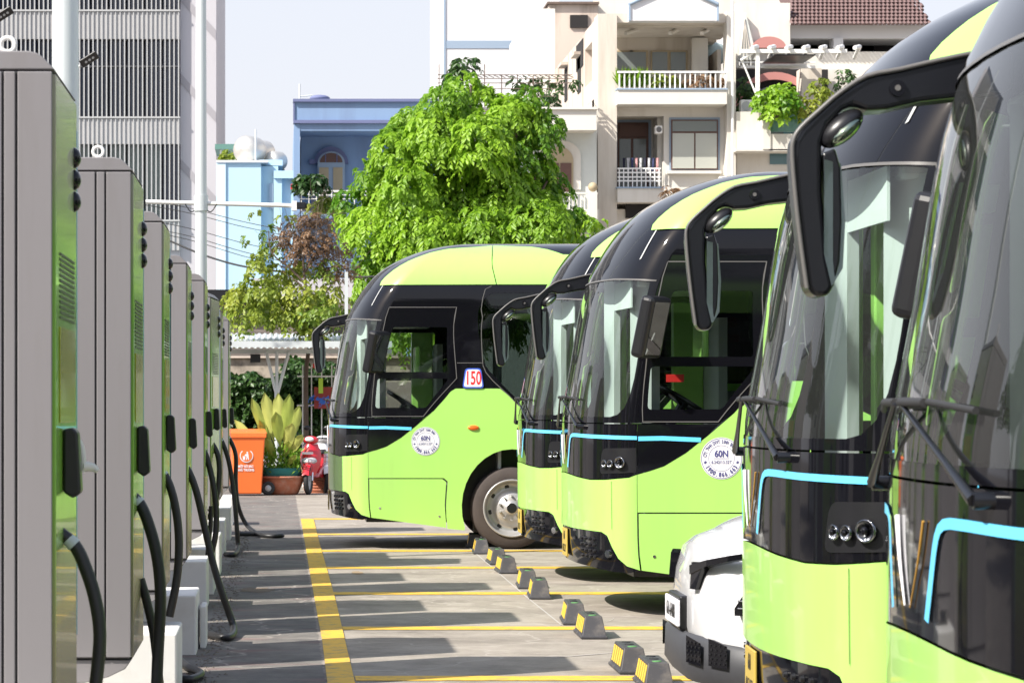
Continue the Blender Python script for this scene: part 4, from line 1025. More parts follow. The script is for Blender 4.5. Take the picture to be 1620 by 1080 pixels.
# --- pale blue house with tanks
D = 98
r = bld('pale_blue_house', 'pale sky blue flat roofed house with water tanks on its roof')
bpart(r, 'wall', M['skyblue'], 342, 256, 413, 720, D, 10); bpart(r, 'corner_strip', mat('paler_blue_wall', (.56, .68, .74), .8, var=.04), 342, 257, 357, 720, D-.06, .06)
bpart(r, 'stair_wall', M['skyblue'], 413.2, 263, 440, 720, D+.35, 6); bpart(r, 'roof_slab', M['skyblue'], 410, 253, 447, 262, D+.6, 9)
bpart(r, 'side_wall', M['skyblue'], 434, 276, 470, 720, D+.3, 6); bpart(r, 'side_wall_edge', M['skyblue'], 433, 272, 446, 720, D+.1, .2); bpart(r, 'parapet', M['skyblue'], 433, 270, 470, 282, D, .6)
bpart(r, 'door', M['bluegrey'], 426, 290, 432, 330, D+.25, .1); bpart(r, 'roof_slab', M['whitewall'], 342, 253.5, 424, 257, D-.1, 10)
tanks = r
def tank(cx, cy, rad, yaw, D, lab):
    o = MB(); o.lathe([(.02, -1.15), (.35, -1.05), (.62, -.82), (.72, -.55), (.72, .55), (.62, .82), (.35, 1.05), (.02, 1.15)], axis='x', n=20)
    t = o.build('water_tank', M['tank']); s = rad*D/F/.64; p = P(cx, cy, D); t.location = p; t.scale = (s*.75, s, s); t.rotation_euler = (0, 0, R(yaw))
    tag(t, lab, 'water tank', 'steel water tanks on the pale blue roof')
    for a in (-.5, .5): MB().box((a-.08, -.5, -.75-.12), (a+.08, .5, -.6)).build('cradle', M['satin'], t)
tank(395, 238, 20, 62, D+3, 'roundest steel water tank on the pale blue roof, left of the thin pipe')
tank(413, 241, 17, 55, D+5, 'steel water tank just right of the thin pipe, behind the roundest one')
tank(436, 255, 14, 50, D+3.4, 'steel water tank nearest the dark blue house')
o = MB().cyl(P(404.5, 205, D+2), P(404.5, 256, D+2), .035).build('vent_pipe', M['steel']); tag(o, 'thin upright pipe between the roof tanks', 'pipe')
r = bld('rooftop_shed', 'small rooftop shed with a green sheet roof beside the office tower', 'shed')
bpart(r, 'roof', mat('green_sheet', (.10, .22, .19), .6), 340, 228, 378, 236, D+6, 3); bpart(r, 'post', M['whitem'], 348, 236, 350.5, 256, D+6.2, .15); bpart(r, 'post', M['whitem'], 371, 236, 373, 256, D+6.2, .15)
# --- blue house
D = 92
r = bld('blue_house', 'deep blue townhouse with an arched door and a recessed balcony, left of the big tree')
bpart(r, 'rear_wall', M['blueh'], 476, 206, 700, 700, D+2.2, 8)
bpart(r, 'side_pier', M['blueh'], 465, 196, 474.5, 700, D, 10); bpart(r, 'parapet', M['blueh'], 465, 161, 700, 190, D, .4); bpart(r, 'coping', M['bluetrim'], 463.5, 156.5, 701, 161, D-.12, .7)
bpart(r, 'cornice', M['bluetrim'], 464, 190, 701, 195, D-.1, .5); bpart(r, 'lintel', M['blueh'], 474.7, 195.2, 700, 207, D+.02, 2.1); bpart(r, 'corner_trim', M['bluetrim'], 463.8, 161, 466.2, 190, D-.05, .2)
cx, cy = 524, 268
def archpoly(cx, base, hw, top, spring, n=14):
    return [(cx-hw, base), (cx-hw, spring)]+[(cx-hw*math.cos(math.pi*k/n), spring-(spring-top)*math.sin(math.pi*k/n)) for k in range(1, n)]+[(cx+hw, spring), (cx+hw, base)]
def archpart(r, name, m, cx, base, hw, top, spring, D, dep):
    poly = [(X_(a, D), Z_(b, D)) for a, b in archpoly(cx, base, hw, top, spring)]
    return MB().prism(poly, 'y', D, D+dep).build(name, m, r)
archpart(r, 'arch_moulding', M['bluetrim'], cx, 259, 27, 232, 259, D+2.05, .14); bpart(r, 'arch_moulding_end', M['bluetrim'], 489.5, 252.5, 497, 259.5, D+2.0, .2)
dr = archpart(r, 'door_frame', M['bluegrey'], cx, 345, 21.5, 239.5, 258, D+1.95, .1)
archpart(dr, 'fanlight', M['brownf'], cx, 257, 18, 242, 257, D+1.92, .03)
for a, b in ((505, 520), (527, 542)): bpart(dr, 'door_leaf', M['ochre'], a, 265, b, 340, D+1.92, .03)
for x in (515, 533): bpart(dr, 'glazing_bar', M['bluetrim'], x-.7, 243, x+.7, 257, D+1.9, .02)
bpart(r, 'balcony_slab', M['blueh'], 476, 334, 700, 345, D-.1, 2.4); bpart(r, 'balcony_slab_edge', M['bluetrim'], 476, 345, 700, 348, D-.12, .3); bpart(r, 'lower_wall', M['blueh'], 476, 348, 700, 700, D+.6, 1)
rl = bpart(r, 'railing', M['whitem'], 473, 301, 620, 303.5, D, .07)
for y in (308, 314): bpart(r, 'railing_bar', M['whitem'], 473, y, 620, y+1.3, D+.01, .04)
for x in range(476, 620, 12): bpart(r, 'railing_post', M['whitem'], x, 303, x+1.3, 334, D+.015, .04)
o = boxpx(MB(), 460, 291.5, 472.5, 299.5, D-.2, .25).build('planter_box', M['redbox'], bevel=.01); tag(o, 'small red plastic planter on the blue balcony corner', 'planter')
mb = MB(); mb.cyl(P(474, 133, D+1), P(474, 157, D+1), .03); mb.cyl(P(474, 153, D+1), P(494, 151, D+1), .02); tag(mb.build('antenna', M['steel']), 'thin aerial on the corner of the blue house roof', 'antenna')
o = MB().ball(P(506, 156, D+3), .35, .35, .12).build('roof_tank', M['bluetrim']); tag(o, 'low dark dome on the blue house roof', 'roof dome')
# --- white rear building
D = 122
r = bld('white_tower_block', 'plain white building with one blue band, behind the tree top')
bpart(r, 'wall', M['whitewall'], 704, -120, 885, 400, D, 12); bpart(r, 'wall_band', M['bluegrey'], 705, 64.5, 822, 77, D-.03, .03); bpart(r, 'corner_trim', M['bluegrey'], 702.5, -120, 705, 400, D-.05, .4)
# --- left lower house with arched window and roof terrace
D = 88
r = bld('pale_terrace_house', 'pale grey green house with arched window under a roof terrace, right of the tree')
bpart(r, 'wall', M['greygreen'], 700, 205, 944, 720, D+1.0, 10); bpart(r, 'terrace_parapet', M['cream2'], 690, 173, 944, 206, D, 1.6); bpart(r, 'coping', M['cream2'], 689, 169.5, 946, 173, D-.1, 1.9)
archpart(r, 'arch_moulding', M['cream2'], 885, 300, 34, 222, 247, D+.9, .12); af = archpart(r, 'window_frame', M['ochre'], 885, 305, 22, 232, 255, D+.84, .1)
for a, b in ((866, 884), (887, 904)): bpart(af, 'window_pane', M['brownf'], a, 258, b, 305, D+.8, .05)
bpart(r, 'balcony_slab', M['cream2'], 860, 331, 948, 352, D-.6, 1.6); bpart(r, 'railing', M['cream2'], 855, 304, 946, 307, D-.5, .1)
for x in range(858, 940, 6): bpart(r, 'baluster', M['cream2'], x, 307, x+1.4, 331, D-.48, .05)
bpart(r, 'gate_pier', M['cream2'], 932, 304, 945, 350, D-.9, .35); MB().ball(P(938, 296, D-.75), .15).build('pier_ball', M['ochre'], r)
# trellis on the terrace
M['rust'] = mat('rusty_metal', (.14, .10, .08), .8, var=.3)
r = bld('roof_trellis', 'thin rusty metal trellis frame standing on the roof terrace', 'trellis')
for x in (694, 713, 766, 793, 818, 843, 868): bpart(r, 'upright', M['rust'], x, 118 if x > 770 else 102, x+1.4, 172, D+.5+(x % 3), .05)
for y in (118, 124, 131): bpart(r, 'crossbar', M['rust'], 692, y, 905, y+1, D+1.2, .04)
for x in range(700, 905, 9): MB().cyl(P(x, 119, D+.5), P(x+9, 123, D+3), .014, n=5).build('lath', M['rust'], r)
for y in (140, 152): bpart(r, 'crossbar', M['rust'], 692, y, 880, y+.9, D+.6, .04)
# --- main cream townhouse
D = 90
r = bld('cream_townhouse', 'weathered cream townhouse with two stacked balconies and a small gable on top', 'building')
bpart(r, 'corner_column', M['cream'], 946, 22, 976, 720, D, 1.1); bpart(r, 'corner_column', M['cream2'], 1150, 18, 1164, 720, D, .8)
bpart(r, 'roof_beam', M['cream'], 976, 22, 1150, 36, D+.2, .8)
g = [(996, 33), (996, 6), (1036, -12), (1098, -12), (1136, 6), (1136, 33)]
MB().prism([(X_(a, D-.25), Z_(b, D-.25)) for a, b in g], 'y', D-.25, D+.3).build('gable', M['whitewall'], r)
for a, b in (((996, 7), (1036, -11)), ((1098, -11), (1136, 7))):
    MB().tube([P(a[0], a[1], D-.3), P(b[0], b[1], D-.3)], .06, n=6).build('gable_trim', M['bluegrey'], r)
bpart(r, 'gable_trim', M['bluegrey'], 994.5, 5, 997.5, 33, D-.3, .1); bpart(r, 'gable_trim', M['bluegrey'], 1134.5, 5, 1137.5, 33, D-.3, .1)
bpart(r, 'ceiling_slab', M['cream'], 976, 36, 1164, 43, D+.9, 3.2)
for x0, x1 in ((990, 1030), (1060, 1085), (1110, 1130)): MB().tube([P(x0, 53, D+.9), P(x1, 41, D+2.6)], .08, n=4).build('ceiling_rafter', M['cream2'], r)
bpart(r, 'rear_wall', M['cream'], 960, 36, 1120, 140, D+3.6, .4, lab='shaded balcony rear wall')
bpart(r, 'rear_pier', M['cream2'], 1095, 60, 1120, 142, D+3.2, .39)
for i, x in enumerate((972, 996, 1030, 1059)):
    w_ = bpart(r, 'window_frame', M['ochre'], x, 80, x+29, 114, D+3.5, .1); bpart(w_, 'window_pane', M['wingrey'], x+2, 82.5, x+26, 112, D+3.46, .04)
bpart(r, 'balcony_slab', M['cream2'], 977, 142, 1150, 165, D-.5, 4.2); bpart(r, 'balcony_slab_edge', M['bluegrey'], 976, 139.6, 1151, 142, D-.55, .5)
bpart(r, 'handrail', M['whitem'], 977, 112.5, 1150, 115.5, D-.3, .12)
for x in range(979, 1150, 8): bpart(r, 'baluster', M['whitem'], x, 115.5, x+2, 139.5, D-.27, .06)
bpart(r, 'front_wall', M['cream2'], 1050, 166, 1150, 330, D+.6, .5); bpart(r, 'front_wall_top', M['cream2'], 976, 166, 1050, 184, D+.6, .5); bpart(r, 'recess_wall', M['cream'], 970, 184, 1046, 330, D+2.3, .3); bpart(r, 'recess_reveal', M['cream2'], 1040, 184, 1050, 330, D+1.11, 1.1)
bpart(r, 'lower_wall', M['cream2'], 976, 331, 1150, 720, D+.5, .8)
wf = bpart(r, 'window_surround', M['bluegrey'], 1059, 186, 1139, 272, D+.55, .05); bpart(r, 'window_sill', M['cream2'], 1057, 270, 1141, 274.5, D+.35, .25)
wf2 = bpart(r, 'window_frame', M['brownf'], 1062, 189.5, 1136, 268.5, D+.48, .06)
for a, b, c, d in ((1064, 191.5, 1134, 208), (1064, 211, 1098, 266.5), (1100.5, 211, 1134, 266.5)): bpart(wf2, 'window_pane', M['winglass'] if b > 200 else M['wingrey'], a, b, c, d, D+.45, .03)
df = bpart(r, 'door_frame', M['brownf'], 977, 194, 1026, 300, D+2.2, .1); bpart(r, 'door_surround', M['bluegrey'], 974, 190, 1030, 300, D+2.26, .06)
for a, b, c, d in ((980, 197, 1023, 216), (980, 220, 998, 300), (1002, 220, 1022, 300)): bpart(df, 'door_pane', M['wingrey'] if b > 200 else M['brownf'], a, b, c, d, D+2.16, .05)
bpart(r, 'small_balcony_slab', M['cream2'], 977, 298, 1050, 320, D-.3, 2.4); bpart(r, 'small_balcony_edge', M['bluegrey'], 976, 295.5, 1052, 298, D-.35, 2.2)
for y in (265.5, 272, 279, 285): bpart(r, 'small_balcony_rail', M['whitem'], 977, y, 1046, y+2.2, D-.15, .07)
for x in range(979, 1046, 7): bpart(r, 'small_balcony_bar', M['whitem'], x, 267, x+1.6, 296, D-.17, .04)
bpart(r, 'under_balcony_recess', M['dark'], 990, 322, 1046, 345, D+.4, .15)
MB().cyl(P(1159, -40, D-.2), P(1159, 360, D-.2), .05, n=10).build('drain_pipe', M['whitem'], r)
# side wall of the townhouse running away from the camera
xL = X_(946, D)
def side(name, m, d0, d1, z0, z1, x=xL, th=.3, parent=r):
    return MB().box((x, d0, z0), (x+th, d1, z1)).build(name, m, parent)
zt = Z_(26, D)
side('side_wall', M['grime'], D+3.9, D+22, 0, zt-.05); side('side_column', M['grime'], D+1.1, D+1.7, 0, zt); side('side_beam', M['grime'], D+1.7, D+3.9, zt-.6, zt); side('side_balustrade', M['cream'], D+1.7, D+3.9, Z_(150, D), Z_(118, D))
side('side_lower_wall', M['cream'], D+1.12, D+3.88, 0, Z_(151, D))
for px, pt, pb in ((917, 92, 147), (896, 108, 160), (867, 118, 170)):
    d = D*(946-X0)/(px-X0); z1, z0 = Z_(pt, d), Z_(pb, d); wv = side('side_window', M['dark'], d-.45, d+.45, z0, z1, x=xL-.03, th=.03); side('window_hood', M['grime'], d-.6, d+.6, z1+.05, z1+.15, x=xL-.25, th=.25)
side('side_opening', M['dark'], D+4.3, D+6.4, zt-.1-.95, zt-.15, x=xL-.03, th=.03)
MB().box((xL-.75, D+14, 0), (xL-.01, D+22, Z_(14, D+14))).build('rear_wing', M['cream2'], r)
MB().box((xL-1.05, D+17, 0), (xL-.76, D+22, Z_(28, D+14))).build('rear_wing', M['whitewall'], r)
MB().box((xL+.3, D+4, zt-.3), (X_(1164, D), D+20, zt-.05)).build('roof_slab', M['cream'], r)
MB().box((X_(1158, D), D+3.0, 0), (X_(1164, D), D+22, Z_(60, D))).build('party_wall', M['cream'], r)
for x, y, lab in ((1044, 205, 'small air conditioner beside the balcony door of the cream townhouse'), (1146, 285, 'small air conditioner low beside the big window of the cream townhouse')):
    o = bld('air_conditioner', lab, 'air conditioner'); bpart(o, 'casing', M['whitem'], x-7, y-6, x+4, y+6, D+.1, .38, bevel=.02); q = P(x-1.5, y, D+.09); MB().cyl((q.x, D+.085, q.z), (q.x, D+.1, q.z), .09, n=14).build('fan_grille', M['trim'], o)
q_ = bld('rear_block', 'plain beige block rising behind the cream townhouse', 'building')
bpart(q_, 'wall', M['grime'], 868, 6, 946, 500, 113, 6); bpart(q_, 'roof_edge', M['rust'], 866, 3, 948, 6.5, 112.8, 6.4); bpart(q_, 'upper_wall', M['cream2'], 946.3, -8, 1240, 500, 113.5, 5); bpart(q_, 'opening', M['dark'], 902, 24, 930, 44, 112.9, .09)
# laundry
for i in range(9):
    x = 985+i*6.6; c = [(.02, .02, .04), (.5, .5, .52), (.04, .05, .12), (.55, .3, .3), (.6, .6, .6)][i % 5]
    m = mat('cloth', c, .9); mb = MB(); p = P(x, 250, D+.3)
    vs = [(p.x+.03*a+.01*math.sin(a*3+b), p.y+.02*math.sin(2*a+b), p.z-.14*b) for b in range(4) for a in range(4)]
    mb.add(vs, [(b*4+a, b*4+a+1, b*4+4+a+1, b*4+4+a) for b in range(3) for a in range(3)]); o = mb.build('hanging_garment', m)
    tag(o, ['black', 'pale grey', 'navy', 'dull pink', 'white'][i % 5]+' garment drying on the small balcony, '+['leftmost', 'second from the left', 'third from the left', 'fourth from the left', 'middle one', 'fourth from the right', 'third from the right', 'second from the right', 'rightmost'][i], 'garment', 'laundry on the small balcony')
# --- right house with pergola and tiled roof
r = bld('tiled_roof_house', 'white house with brown tiled roof, pergola terrace and reddish arch at the right')
bpart(r, 'lower_wall', M['cream2'], 1165, 236, 1360, 720, D+.3, 3); bpart(r, 'terrace_wall', M['cream2'], 1165, 177, 1216, 238, D-.2, .5); bpart(r, 'terrace_wall', M['cream2'], 1216.2, 212, 1330, 238, D-.7, 1); bpart(r, 'terrace_pier', M['cream2'], 1207, 176, 1219, 236, D-.75, .55)
bpart(r, 'glass_balustrade', mat('green_glass', (.10, .22, .17), .06), 1219, 178, 1330, 209, D-.6, .05); bpart(r, 'glass_rail', M['cream2'], 1218, 174.5, 1330, 178, D-.66, .14)
bpart(r, 'terrace_floor', M['cream2'], 1165, 236, 1345, 239, D-.7, 4.4)
bpart(r, 'window', mat('teal_glass', (.08, .16, .18), .1), 1218, 240, 1262, 260, D+.25, .06)
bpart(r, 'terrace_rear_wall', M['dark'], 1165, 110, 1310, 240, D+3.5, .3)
n = 18; mb = MB(); A = []; B = []
for k in range(n+1):
    a = math.pi*k/n; A.append((1226-62*math.cos(a), 168-54*math.sin(a))); B.append((1226-52*math.cos(a), 168-42*math.sin(a)))
poly = [(X_(a, D+3.3), Z_(b, D+3.3)) for a, b in A+B[::-1]]; MB().prism(poly, 'y', D+3.3, D+3.45).build('red_arch', M['pink'], r)
archpart(r, 'arched_window', M['wingrey'], 1226, 232, 40, 136, 170, D+3.36, .1); bpart(r, 'window_frame', M['greygreen'], 1256, 150, 1268, 232, D+3.3, .1); bpart(r, 'door', mat('teal_door', (.10, .25, .26), .5), 1240, 156, 1255, 232, D+3.28, .1)
bpart(r, 'terrace_side_wall', M['cream'], 1268, 108, 1300, 236, D+2.4, .9); bpart(r, 'upper_wall', M['whitewall'], 1165, 40, 1500, 61, D+4.6, 4, lab='long white wall band under the tiled roof')
bpart(r, 'side_upper_wall', M['cream2'], 1165, 5, 1250, 108, D+4.2, .39); bpart(r, 'lintel_band', M['cream2'], 1250, 82, 1500, 110, D+4.6, 4)
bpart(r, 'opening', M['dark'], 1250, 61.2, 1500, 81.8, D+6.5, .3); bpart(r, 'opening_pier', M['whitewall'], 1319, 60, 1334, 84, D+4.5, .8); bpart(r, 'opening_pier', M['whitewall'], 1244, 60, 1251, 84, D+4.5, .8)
bpart(r, 'right_wall', M['cream2'], 1300, 110, 1500, 400, D+4, 3)
mb = MB(); 
p1 = [P(1168, 96, D+4.1), P(1178, 22, D+4.1), P(1197, 96, D+4.1)]; MB().prism([(p.x, p.z) for p in p1], 'y', D+3.9, D+4.15).build('pointed_panel', M['greygreen'], r)
for k in range(4): MB().tube([P(1171+k*6, 95, D+3.88), P(1178, 30, D+3.88)], .02, n=4).build('panel_rib', M['cream'], r)
# rounded pediment
poly = [(X_(1190+27*(1-math.cos(math.pi*k/12)), D+3.8), Z_(76-18*math.sin(math.pi*k/12), D+3.8)) for k in range(13)]; MB().prism(poly, 'y', D+3.8, D+4.1).build('pink_pediment', M['pink'], r)
# tiled roof: rows of tiles as one relief
mb = MB(); y0, y1 = 38, -40; rows = 14; cols = 34; xa, xb = 1251, 1476
for i in range(rows):
    for j in range(cols):
        x0 = xa+(xb-xa)*j/cols+random.uniform(-.2, .2); x1 = xa+(xb-xa)*(j+1)/cols-.6; yb = y0+(y1-y0)*i/rows; yt = yb+(y1-y0)/rows*1.15
        if x1 > xb-max(0, (38-yb))*.45: continue
        d0 = D+3.9+i*.22; a = P(x0, yb, d0); b = P(x1, yb, d0); c = P(x1, yt, d0); e = P(x0, yt, d0); m_ = (a.x+b.x)/2
        mb.add([(a.x, d0, a.z), (m_, d0-.07, a.z+.02), (b.x, d0, a.z), (b.x, d0+.30, e.z), (m_, d0+.23, e.z+.02), (a.x, d0+.30, e.z), (a.x, d0+.05, a.z-.04), (b.x, d0+.05, a.z-.04)], [(0, 1, 4, 5), (1, 2, 3, 4), (6, 7, 2, 1, 0)])
tag(mb.build('roof_tiles', M['tile'], r), kind='stuff')
a = P(xa, 39, D+4.1); b = P(xb, 39, D+4.1)
mb = MB(); mb.add([(a.x, D+4.1, a.z), (b.x, D+4.1, b.z), (b.x-.4, D+7.3, a.z+1.65), (a.x, D+7.3, a.z+1.65)], [(0, 1, 2, 3)]); mb.build('roof_deck', M['tile'], r)
MB().box((X_(1240, D), D+6.5, 0), (X_(1450, D), D+10, Z_(37, D+8))).build('core_wall', M['whitewall'], r)
# pergola
pr = bld('pergola', 'white pergola frame with dark awning over the terrace of the tiled roof house', 'pergola')
bpart(pr, 'post', M['whitem'], 1196, 82, 1202, 178, D-.4, .12); bpart(pr, 'front_beam', M['whitem'], 1172, 78, 1340, 84, D-.45, .15); bpart(pr, 'rear_beam', M['whitem'], 1172, 104, 1290, 108, D+2, .15); bpart(pr, 'rear_beam', M['whitem'], 1168, 97.5, 1290, 100, D+2.4, .1)
for k in range(7):
    x = 1198+k*27; mb = MB(); mb.tube([P(x-8, 76, D-.8), P(x, 74, D-.3), P(x+(-8), 92, D+2.4)], .07, n=6); mb.build('rafter', M['whitem'], pr)
bpart(pr, 'awning', M['satin'], 1225, 86, 1290, 88, D-.1, 2.2); MB().tube([P(1174, 96, D-.3), P(1197, 152, D-.3)], .03, n=6).build('brace', M['whitem'], pr); MB().tube([P(1172, 96, D-.35), P(1197, 80, D-.35)], .05, n=6).build('brace', M['whitem'], pr)
for x in range(1170, 1194, 6): MB().tube([P(x, 99-(x-1170)*.5, D-.3), P(x, 104, D-.3)], .012, n=4).build('rail_bar', M['whitem'], pr)
o = bld('air_conditioner', 'off white air conditioner unit on the pergola terrace', 'air conditioner'); bpart(o, 'casing', M['whitem'], 1172, 158, 1190, 178, D+.5, .35, bevel=.02); q = P(1181, 168, D+.49); MB().cyl((q.x, D+.48, q.z), (q.x, D+.5, q.z), .16, n=16).build('fan_grille', M['greyp'], o)
o = MB(); o.ball(P(1128, 86, D+5), .5, .2, .42); tag(o.build('satellite_dish', mat('mesh_dish', (.25, .32, .33), .6)), 'grey green round dish behind the upper balcony', 'satellite dish')
MB().cyl(P(1128, 95, D+5.2), P(1128, 118, D+5.2), .05).build('dish_mast', M['steel'], bpy.data.objects['satellite_dish'])
# ------------------------------------------------------------------ FOLIAGE
def leafmesh(name, P0, T1, T2, N2, LN, WD, tone, m, parent=None):
    """P0 base points, T1 leaf direction, T2 width direction; arrays (n,3). 2 triangles folded along the midrib"""
    n = len(P0); LN = LN[:, None]; WD = WD[:, None]
    mid = P0+T1*LN*.55; tip = P0+T1*LN+N2*LN*-.12
    v = np.stack([P0, mid+T2*WD+N2*WD*.25, tip, mid-T2*WD+N2*WD*.25], 1).reshape(-1, 3)
    me = bpy.data.meshes.new(name); me.vertices.add(4*n); me.vertices.foreach_set('co', v.astype(np.float32).ravel())
    idx = (np.arange(n)[:, None]*4+np.array([0, 1, 2, 0, 2, 3])[None]).ravel()
    me.loops.add(6*n); me.loops.foreach_set('vertex_index', idx.astype(np.int32))
    me.polygons.add(2*n); me.polygons.foreach_set('loop_start', (np.arange(2*n)*3).astype(np.int32)); me.polygons.foreach_set('loop_total', np.full(2*n, 3, np.int32))
    me.update(); at = me.attributes.new('tone', 'FLOAT', 'POINT'); at.data.foreach_set('value', np.repeat(tone, 4).astype(np.float32))
    me.materials.append(m); return link(name, me, parent)
def unit(a): return a/np.maximum(np.linalg.norm(a, axis=1, keepdims=True), 1e-9)
def fronds(base, outd, n_leaf, flen, llen, lwid, droop, rng, tonebase):
    """compound drooping leaves: leaflets paired along an arching rachis"""
    k = len(base); d = unit(outd+rng.normal(0, .35, (k, 3))); up = np.array([0, 0, 1.])
    side_ = unit(np.cross(d, up)+1e-6); Ps = []; T = []; W = []; Nn = []; L = []; Wd = []; To = []
    fl = flen*rng.uniform(.6, 1.25, k)
    for j in range(n_leaf):
        s = (j+1)/n_leaf
        pos = base+d*(fl*s*(1-.25*s))[:, None]+np.array([0, 0, -1.])*(droop*fl*s*s)[:, None]
        dd = unit(d*(1-.5*s)+np.array([0, 0, -1.])*(2*droop*s)*1.0)
        for sg in (-1, 1):
            t = unit(side_*sg*.8+dd*.55+np.array([0, 0, -.35])+rng.normal(0, .14, (k, 3)))
            nn = unit(np.cross(t, dd)*sg+rng.normal(0, .25, (k, 3))); wv = unit(np.cross(nn, t))
            Ps.append(pos); T.append(t); W.append(wv); Nn.append(nn); L.append(llen*rng.uniform(.7, 1.2, k)*(1.1-.4*abs(s-.5))); Wd.append(lwid*rng.uniform(.8, 1.2, k)); To.append(np.clip(tonebase+rng.normal(0, .12, k), 0, 1))
    c = np.concatenate; return c(Ps), c(T), c(W), c(Nn), c(L), c(Wd), c(To)
def lobes_points(lobes, per, rng, shell=.55):
    B = []; O = []; Tn = []
    for (c, rx, rz) in lobes:
        k = int(per*rx*rx); u = unit(rng.normal(0, 1, (k, 3))); u = u[(u[:, 2] > -.75)]
        rr = rng.uniform(shell, 1.0, len(u))**.6
        B.append(np.array(c)+u*rr[:, None]*np.array([rx, rx, rz])); O.append(u*np.array([1, 1, .5])+np.array([0, 0, .15])); Tn.append(np.full(len(u), rng.uniform(.1, .85)))
    return np.concatenate(B), np.concatenate(O), np.concatenate(Tn)
M['leafA'] = leafmat('bright_green_leaf', (.07, .21, .012), (.38, .60, .045), .5)
M['leafB'] = leafmat('yellow_green_leaf', (.10, .20, .02), (.36, .40, .05), .4)
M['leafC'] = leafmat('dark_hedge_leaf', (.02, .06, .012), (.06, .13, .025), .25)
M['leafD'] = leafmat('dry_brown_leaf', (.16, .09, .05), (.28, .17, .09), .3)
M['bark'] = mat('bark', (.11, .08, .06), .9, var=.3, scale=8, bump=.5)
rng = np.random.default_rng(11)
# big tree
D = 58
r = empty('big_green_tree', (X_(735, D), D, 0), 0, 'large bright green tree with drooping feathery leaves behind the buses', 'tree')
O3 = np.array([X_(735, D), D, 0])
def pl_(px, py, dd=0): return np.array(P(px, py, D+dd))-O3
outline = [(745, 135, 28), (695, 168, 38), (765, 165, 42), (810, 185, 46), (850, 205, 38), (655, 200, 42), (630, 240, 40), (700, 220, 55), (760, 230, 60), (830, 245, 48), (592, 276, 32), (640, 300, 60), (720, 300, 70), (800, 300, 62), (850, 300, 36), (566, 322, 28), (600, 360, 50), (680, 370, 65), (760, 370, 70), (840, 360, 60), (878, 338, 26), (598, 410, 38), (640, 430, 60), (720, 440, 60), (590, 455, 28), (800, 430, 55), (870, 390, 38), (905, 385, 22), (866, 286, 30), (874, 322, 28), (852, 335, 36), (926, 352, 15), (906, 345, 20), (938, 350, 9), (618, 215, 22), (832, 160, 22), (812, 175, 30), (556, 350, 16), (606, 475, 24), (728, 118, 16), (858, 262, 22), (650, 500, 60), (780, 500, 70), (740, 180, 30)]
lobes = []
for (px, py, rp) in outline:
    rr = rp*D/F
    for q in range(2 if rp > 50 else 1):
        lobes.append((pl_(px+rng.uniform(-8, 8), py+rng.uniform(-6, 6), rng.uniform(-.9, .5)-(.3 if q else -.4)), rr*rng.uniform(.62, .9), rr*rng.uniform(.6, .85)))
B, O, Tn = lobes_points(lobes, 560, rng, .45)
args = fronds(B, O, 6, .36, .15, .032, .7, rng, Tn)
leafmesh('crown', *args, M['leafA'], r)
mb = MB(); mb.tube([(0, 0, 0), (.05, 0, 1.2), (-.05, .1, 2.4), (.05, 0, 3.6)], [.24, .14], n=10, smoothpts=4)
mb.build('trunk', M['bark'], r)
for k in range(16):
    px, py, rp = outline[(k*7) % len(outline)]; e = Vector(pl_(px, py)); s = Vector((0, 0, 2.2+.09*k))
    MB().tube([s, s.lerp(e, .45)+Vector((0, 0, .3)), e], [.09, .02], n=6, smoothpts=4).build('branch', M['bark'], r)
# small sparse tree
D = 53; O3 = np.array([X_(470, D), D, 0])
r = empty('small_sparse_tree', (X_(470, D), D, 0), 0, 'small thin tree with yellow green leaves and dry brown top, left of the big tree', 'tree')
g1 = [(380, 470, 22), (410, 455, 26), (440, 440, 22), (470, 470, 26), (420, 490, 30), (390, 500, 22), (455, 500, 26), (500, 490, 26), (520, 460, 22), (540, 500, 22), (410, 420, 16), (430, 395, 14), (425, 362, 8), (500, 520, 20), (365, 480, 12), (405, 340, 5), (455, 340, 9), (395, 380, 6), (520, 420, 16), (478, 425, 16)]
lobes = [(pl_(a, b, rng.uniform(-.5, .5)), c*D/F*1.1, c*D/F) for a, b, c in g1]
B, O, Tn = lobes_points(lobes, 560, rng, .1)
args = fronds(B, O, 4, .26, .11, .030, .7, rng, Tn); leafmesh('crown', *args, M['leafB'], r)
g2 = [(470, 365, 22), (500, 380, 26), (525, 400, 24), (480, 400, 26), (450, 380, 18), (540, 430, 20), (510, 350, 12), (490, 345, 12)]
lobes = [(pl_(a, b, rng.uniform(-.3, .5)), c*D/F*1.1, c*D/F) for a, b, c in g2]
B, O, Tn = lobes_points(lobes, 620, rng, .1); args = fronds(B, O, 4, .22, .08, .020, .5, rng, Tn); leafmesh('dry_crown', *args, M['leafD'], r)
mb = MB(); mb.tube([pl_(486, 700)*np.array([1, 1, 1])-np.array([0, 0, .9]), pl_(484, 600), pl_(490, 540), pl_(487, 480), pl_(480, 420), pl_(482, 370)], [.05, .015], n=8, smoothpts=4); mb.build('trunk', M['bark'], r)
for q in (((489, 520), (470, 500), (440, 480), (395, 470)), ((487, 490), (510, 470), (530, 440)), ((484, 450), (460, 425), (430, 400), (425, 365)), ((483, 430), (500, 400), (520, 385)), ((488, 540), (520, 525), (545, 500)), ((486, 470), (475, 450), (455, 435)), ((482, 400), (470, 380), (455, 345))):
    MB().tube([pl_(a, b) for a, b in q], [.030, .007], n=5, smoothpts=3).build('branch', M['bark'], r)
tw = MB()
